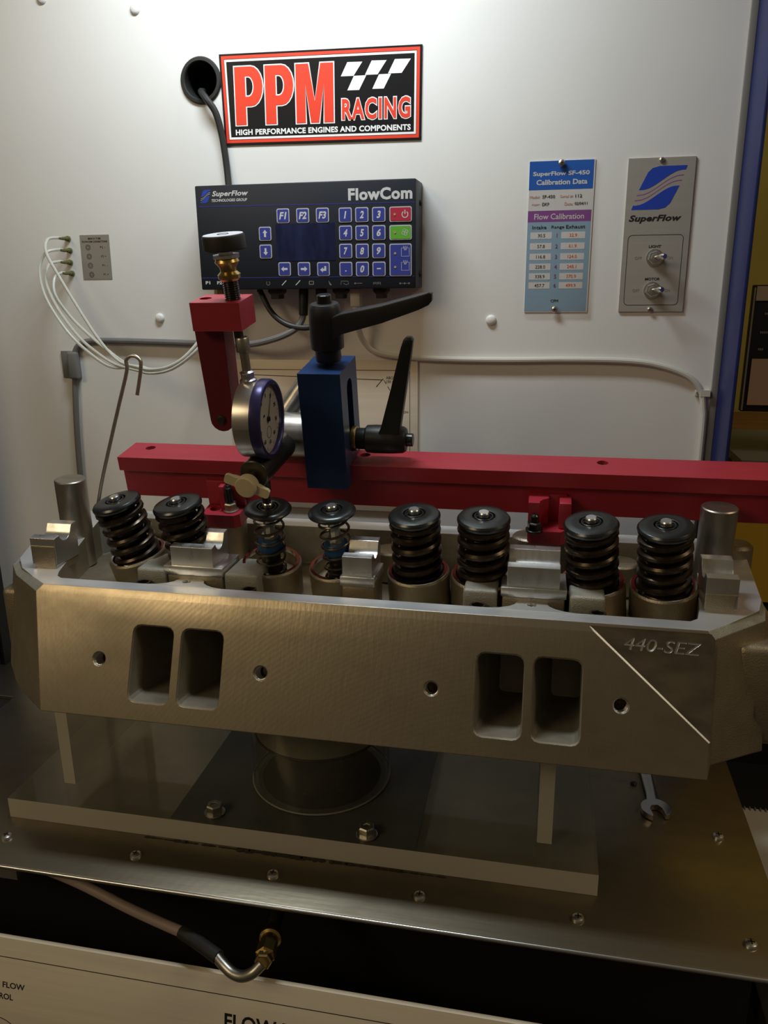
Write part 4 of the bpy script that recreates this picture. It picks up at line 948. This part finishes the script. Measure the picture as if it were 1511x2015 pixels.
g = G(); R0 = Vector((-205, -78, 57)); R1 = Vector((-201, -22, 59)); g.cyl(R0, R1, 11.0, n=36, bev=.8); dr = part('dark_rod', g, 'gunmetal', gh, 'dark steel rod clamping the gauge stem')
RA = (R1-R0).normalized()
g = G(); g.lathe(R0, -RA, [(2.6, -1), (2.6, 6)], 16); part('wing_stem', g, 'gunmetal', dr)
wu = Vector((.93, 0, -.36)).normalized(); wv = Vector((.36, 0, .93)).normalized()
g = G(); g.lathe(R0 - RA*6 + Vector((-2, 0, -4.5)), -RA, [(7.6, -2), (8.0, -1), (8.0, 5.2), (7.2, 6.2), (6.6, 6.3)], 28)
wo = R0 - RA*8 + Vector((-2, 0, -4.5))
for s in (-1, 1):
    g.prism([(s*4, -4.8), (s*9, -3.4), (s*15.4, -3.6), (s*17, -2.4), (s*17, 2.4), (s*15.4, 3.6), (s*9, 3.4), (s*4, 4.8)], wo - DP*1.6, wu, wv, DP, 3.6, .7)
part('wing_screw', g, 'cream', dr, 'cream plastic wing screw')

# dial gauge
dg = thing('dial_gauge', 'round silver dial gauge with purple bezel facing right, above the light spring', 'dial gauge', (-205, -60, 28), frame=FIX)
DC = Vector((0, -60.2, 93.6))
def at(x): return Vector((x, DC.y, DC.z))
g = G(); g.lathe(at(-213.2), XX, [(26, 0), (27.4, .8), (27.6, 2), (27.6, 13.0)], 64); part('case', g, 'silver', dg)
g = G(); g.lathe(at(-200.3), XX, [(27.8, 0), (28.6, .4), (28.6, 6.0), (27.6, 7.6), (25.2, 7.9), (24.6, 7.0), (24.6, 3.6)], 64, cap=False); part('bezel', g, 'purple', dg)
g = G(); g.cyl(at(-197.2), at(-196.2), 24.7, n=56); df = part('dial_plate', g, 'dial_face', dg)
DB = basis((-196.1, DC.y, DC.z), (0, 1, 0), (0, 0, 1), (1, 0, 0))
g = G()
for k in range(100):
    t = 2*PI*k/100; r0 = 20.4 if k % 10 == 0 else (21.6 if k % 5 == 0 else 22.4)
    poly_on(g, stroke([(r0*math.cos(t), r0*math.sin(t)), (23.4*math.cos(t), 23.4*math.sin(t))], .22), DB) if k % 2 == 0 else None
for k in range(10):
    t = PI/2 - 2*PI*k/10; letters(g, str(k*10), 17.4*math.cos(t), 17.4*math.sin(t), None, 3.0, DB)
poly_on(g, circle(0, -10, 4.4, 24), DB, .1, [circle(0, -10, 4.1, 24)])
letters(g, '.001', -7, 4.2, None, 1.8, DB)
part('dial_print', g, 'ink', df)
g = G(); B2 = basis((-195.6, DC.y, DC.z), (0, 1, 0), (0, 0, 1), (1, 0, 0)); t = math.radians(58)
poly_on(g, [(-.5*math.sin(t)-3*math.cos(t), .5*math.cos(t)-3*math.sin(t)), (21*math.cos(t), 21*math.sin(t)), (.5*math.sin(t)-3*math.cos(t), -.5*math.cos(t)-3*math.sin(t))], B2, .3); g.cyl(at(-195.9), at(-194.6), 1.8, n=16); part('needle', g, 'ink', dg)
g = G(); g.cyl(at(-194.2), at(-193.5), 24.6, n=56); part('lens', g, 'glass', dg)
g = G(); nB = basis((0, DC.y-27.75, DC.z+.5), (1, 0, 0), (0, 0, 1), (0, -1, 0)); letters(g, '23891', -206.8, 0, 9.6, 2.2, nB); part('serial_number', g, 'ink_grey', dg)
T0 = Vector((-207.2, -60, 119.5))
g = G(); g.lathe(T0, -SX, [(5.6, -1), (6.0, 0), (6.0, 3), (4.6, 4), (4.6, 7), (5.2, 8.5), (3.6, 9.5)], 24); part('stem_nut', g, 'bright_steel', dg)
g = G(); g.lathe(T0 - SX*9, -SX, [(3.1, 0), (3.1, 21)], 20); part('upper_stem', g, 'steel_dark', dg)
g = G(); g.lathe(T0 - SX*24, -SX, [(4.6, -1), (4.8, 0), (4.8, 8), (4.2, 9), (3, 9)], 24); part('stem_cap', g, 'zinc', dg)
g = G(); g.lathe((-204.4, -60.2, 66), (0, 0, -1), [(4.4, 0), (4.4, 30), (3.2, 31), (3.2, 38.2)], 20); part('plunger', g, 'black_oxide', dg)

# ================================================================== open end wrench and a speck on the worktop
wr = thing('wrench', 'chrome open end wrench lying on the worktop right of the stand', 'wrench', (102, 585, 0))
u0 = Vector((.05, -1, 0)).normalized(); v0 = Vector((1, .05, 0)).normalized()
c0 = Vector((101, 587, .8)); jaw = []
for i in range(17):
    t = math.radians(60 + 240*i/16); jaw.append((11*math.cos(t)*1.0, 11.0*math.sin(t)))
po = [(11.8*math.cos(math.radians(a)), 11.8*math.sin(math.radians(a))) for a in range(42, 320, 12)]
po = [(p[0], p[1]) for p in po] + [(10.8, -6.2), (9.0, -5.0), (1.0, -5.0), (-3.4, -2.6), (-3.4, 2.6), (1.0, 5.0), (9.0, 5.0)]
R15 = math.radians(10)
po = [(a*math.cos(R15)-b*math.sin(R15), a*math.sin(R15)+b*math.cos(R15)) for a, b in po]
g = G(); me = plate_mesh(po, [], 4.6); g.add_mesh(me, basis((c0.x, c0.y, 3.1), u0, v0, (0, 0, 1))); part('jaw', g, 'chrome', wr)
g = G(); rs = []
for s, hw, hh in ((9, 6.0, 1.7), (18, 4.7, 2.0), (70, 4.6, 2.0), (130, 5.0, 2.0)):
    c = Vector((c0.x, c0.y, 3.1)) - u0*s
    rs.append([g.bm.verts.new(c + v0*p[0] + Vector((0, 0, 1))*p[1]) for p in rrect(-hw, hw, -hh, hh, 1.2, 3)])
g.skin(rs); part('handle', g, 'chrome', wr)
g = G(); g.lathe((87.4, 624, 0), (0, 0, 1), [(2.6, 0), (2.9, 1.0), (1.6, 2.2), (.1, 2.4)], 7)
single('metal_crumb', g, 'rubber_black', 'small dark crumb on the worktop left of the wrench', 'debris', (87.4, 624, 0))

# ================================================================== hose under the worktop
hs = thing('pressure_hose', 'taupe hose under the worktop running to a brass fitting', 'hose', (-178, 445, -34))
g = G(); g.tube([(-430, 474, -26), (-392, 466, -25.5), (-341, 455, -26.8), (-293.5, 445, -33.5), (-262, 437, -34.8), (-240, 431, -34.6)], 3.9, 14, 8); part('hose', g, 'hose', hs)
g = G(); g.tube([(-243, 431.8, -34.6), (-230, 426, -34.2), (-216, 419, -33.8), (-207.5, 415, -34)], 4.9, 14, 6); part('sleeve', g, 'rubber_black', hs, 'black shrink sleeve')
g = G(); g.tube([(-209, 415.6, -33.9), (-202, 411, -35.4), (-194, 407, -37), (-186, 405, -36), (-178.5, 405.5, -31.8), (-173.4, 409.5, -27.6)], 3.9, 16, 8); part('elbow_pipe', g, 'zinc', hs)
bd = (Vector((-178, 446, -33)) - Vector((-172.8, 410, -27))).normalized(); b0 = Vector((-172.8, 410, -27))
g = G(); g.lathe(b0, bd, [(5.2, 0), (6.2, 1), (6.2, 5), (5.4, 6)], 6); g.lathe(b0 + bd*6, bd, [(5.6, 0), (7.2, 1), (7.2, 12), (6, 13)], 6, ph=.4); g.lathe(b0 + bd*19, bd, [(6.2, 0), (6.2, 5), (8.0, 6), (8.0, 11), (6.2, 12), (6.2, 16)], 24); part('brass_fitting', g, 'brass', hs)
g = G(); g.lathe(b0 + bd*35, bd, [(5, 0), (5, 62)], 20); part('pipe', g, 'rubber_black', hs)

# ================================================================== right of the bench
ds = thing('desk', 'brown wooden desk in the background right of the bench', 'desk', (700, 1450, -950))
g = G(); g.box(230, 1300, 1080, 1740, 118, 150, 3); part('desk_top', g, 'wood', ds)
for x in (250, 1260):
    for y in (1100, 1700): g = G(); g.box(x-20, x+20, y-20, y+20, -950, 118, 2); part('leg', g, 'rubber_black', ds)
mo = thing('framed_panel', 'black framed upright panel with pale and black bands standing on the desk', 'panel', (330, 1120, 190))
g = G(); g.box(246, 470, 1110, 1122, 248, 407, 1.5); g.box(330, 390, 1122, 1150, 190.5, 300, 2); g.box(300, 420, 1104, 1170, 190.2, 196, 1.5); part('frame', g, 'case_black', mo)
g = G(); g.box(249.5, 470, 1108.6, 1110, 388, 405.5); part('pale_band', g, 'beige', mo, 'pale upper band')
g = G(); g.box(253.0, 470, 1108.6, 1110, 257, 316); part('pink_band', g, 'pinkish', mo, 'pinkish lower band')
g = G()
for x, z, wd in ((262, 372, 14), (259, 349, 17), (259, 328, 7)):
    for k in range(int(wd/2.2)): g.box(x+k*2.2, x+k*2.2+1.5, 1109.4, 1110, z-1.4, z+1.4)
part('blurred_print', g, 'ink_grey', mo, kind='stuff')
g = G(); g.box(246.5, 248.5, 1108.8, 1110, 250, 404); part('edge_strip', g, 'trim_grey', mo)
for i, (x0, x1, y0, y1, z, rz, m, lab) in enumerate(((240, 480, 1085, 1330, 150.3, 3, 'cable_grey', 'grey folder lowest of the pile under the framed panel'), (262, 500, 1084, 1320, 164.5, -5, 'paper', 'stack of white sheets under the framed panel, above the grey folder'), (246, 470, 1082, 1310, 178.4, 1, 'clip_grey', 'dark grey folder topmost of the pile under the framed panel'))):
    g = G(); cx, cy = (x0+x1)/2, (y0+y1)/2
    g.box(x0, x1, y0, y1, z, z+11.5, 1.2, M4=Matrix.Translation((cx, cy, 0)) @ Matrix.Rotation(math.radians(rz), 4, 'Z') @ Matrix.Translation((-cx, -cy, 0)))
    single('paper_stack' if m == 'paper' else 'folder', g, m, lab, 'papers' if m == 'paper' else 'folder', (cx, cy, z))
tw = thing('computer_tower', 'black computer tower with a tiny green light right of the bench', 'computer', (300, 960, -950))
g = G(); g.box(176, 420, 852, 1060, -950, 84, 4); part('case', g, 'cabinet_black', tw)
g = G(); g.cyl((200, 851.9, -2), (200, 851.2, -2), .9, n=12); part('green_light', g, 'led_green', tw)
yb = thing('yellow_bin', 'yellow plastic bin standing on the black computer tower', 'bin', (300, 950, 84))
g = G()
me = plate_mesh([(172, 850), (420, 850), (420, 1050), (172, 1050)], [[(176, 854), (416, 854), (416, 1046), (176, 1046)]], 96)
g.add_mesh(me, Matrix.Translation((0, 0, 134.2))); g.box(175, 417, 853, 1047, 86.3, 90); part('bin_body', g, 'yellow_plastic', yb)
tb = thing('side_table', 'low black side table at the right of the bench', 'table', (420, 640, -950))
g = G(); g.box(176, 700, 420, 842, -125, -103, 2); part('table_top', g, 'cabinet_black', tb)
for x in (200, 680):
    for y in (440, 820): g = G(); g.box(x-12, x+12, y-12, y+12, -950, -125, 1); part('leg', g, 'cabinet_black', tb)
pd = thing('notepad', 'white spiral notepad lying on the low table right of the worktop', 'notepad', (300, 690, -103))
g = G(); g.box(210, 400, 560, 752, -102.8, -99.5, .4); part('pages', g, 'paper', pd)
g = G()
for i in range(20): g.torus((214+i*5, 751, -101), (1, 0, 0), 3.0, .7, 12, 5)
part('spiral', g, 'ink_grey', pd, kind='stuff')
g = G(); B = Matrix.Translation((0, 0, -99.4)); poly_on(g, stroke([(232, 708), (243, 722), (258, 742)], 1.2), B); poly_on(g, stroke([(232, 708), (236, 706)], 2.0), B); part('ink_lines', g, 'ink_grey', pd)
g = G(); g.lathe((196, 800, -102.9), (0, 0, 1), [(14, 0), (14, 3), (4.5, 4), (4.5, 92), (5.6, 93), (5.6, 99), (4.4, 100), (4.4, 112), (.1, 112)], 20)
single('metal_post', g, 'steel_dark', 'thin steel post standing on the low table in front of the tower', 'post', (196, 800, -103))
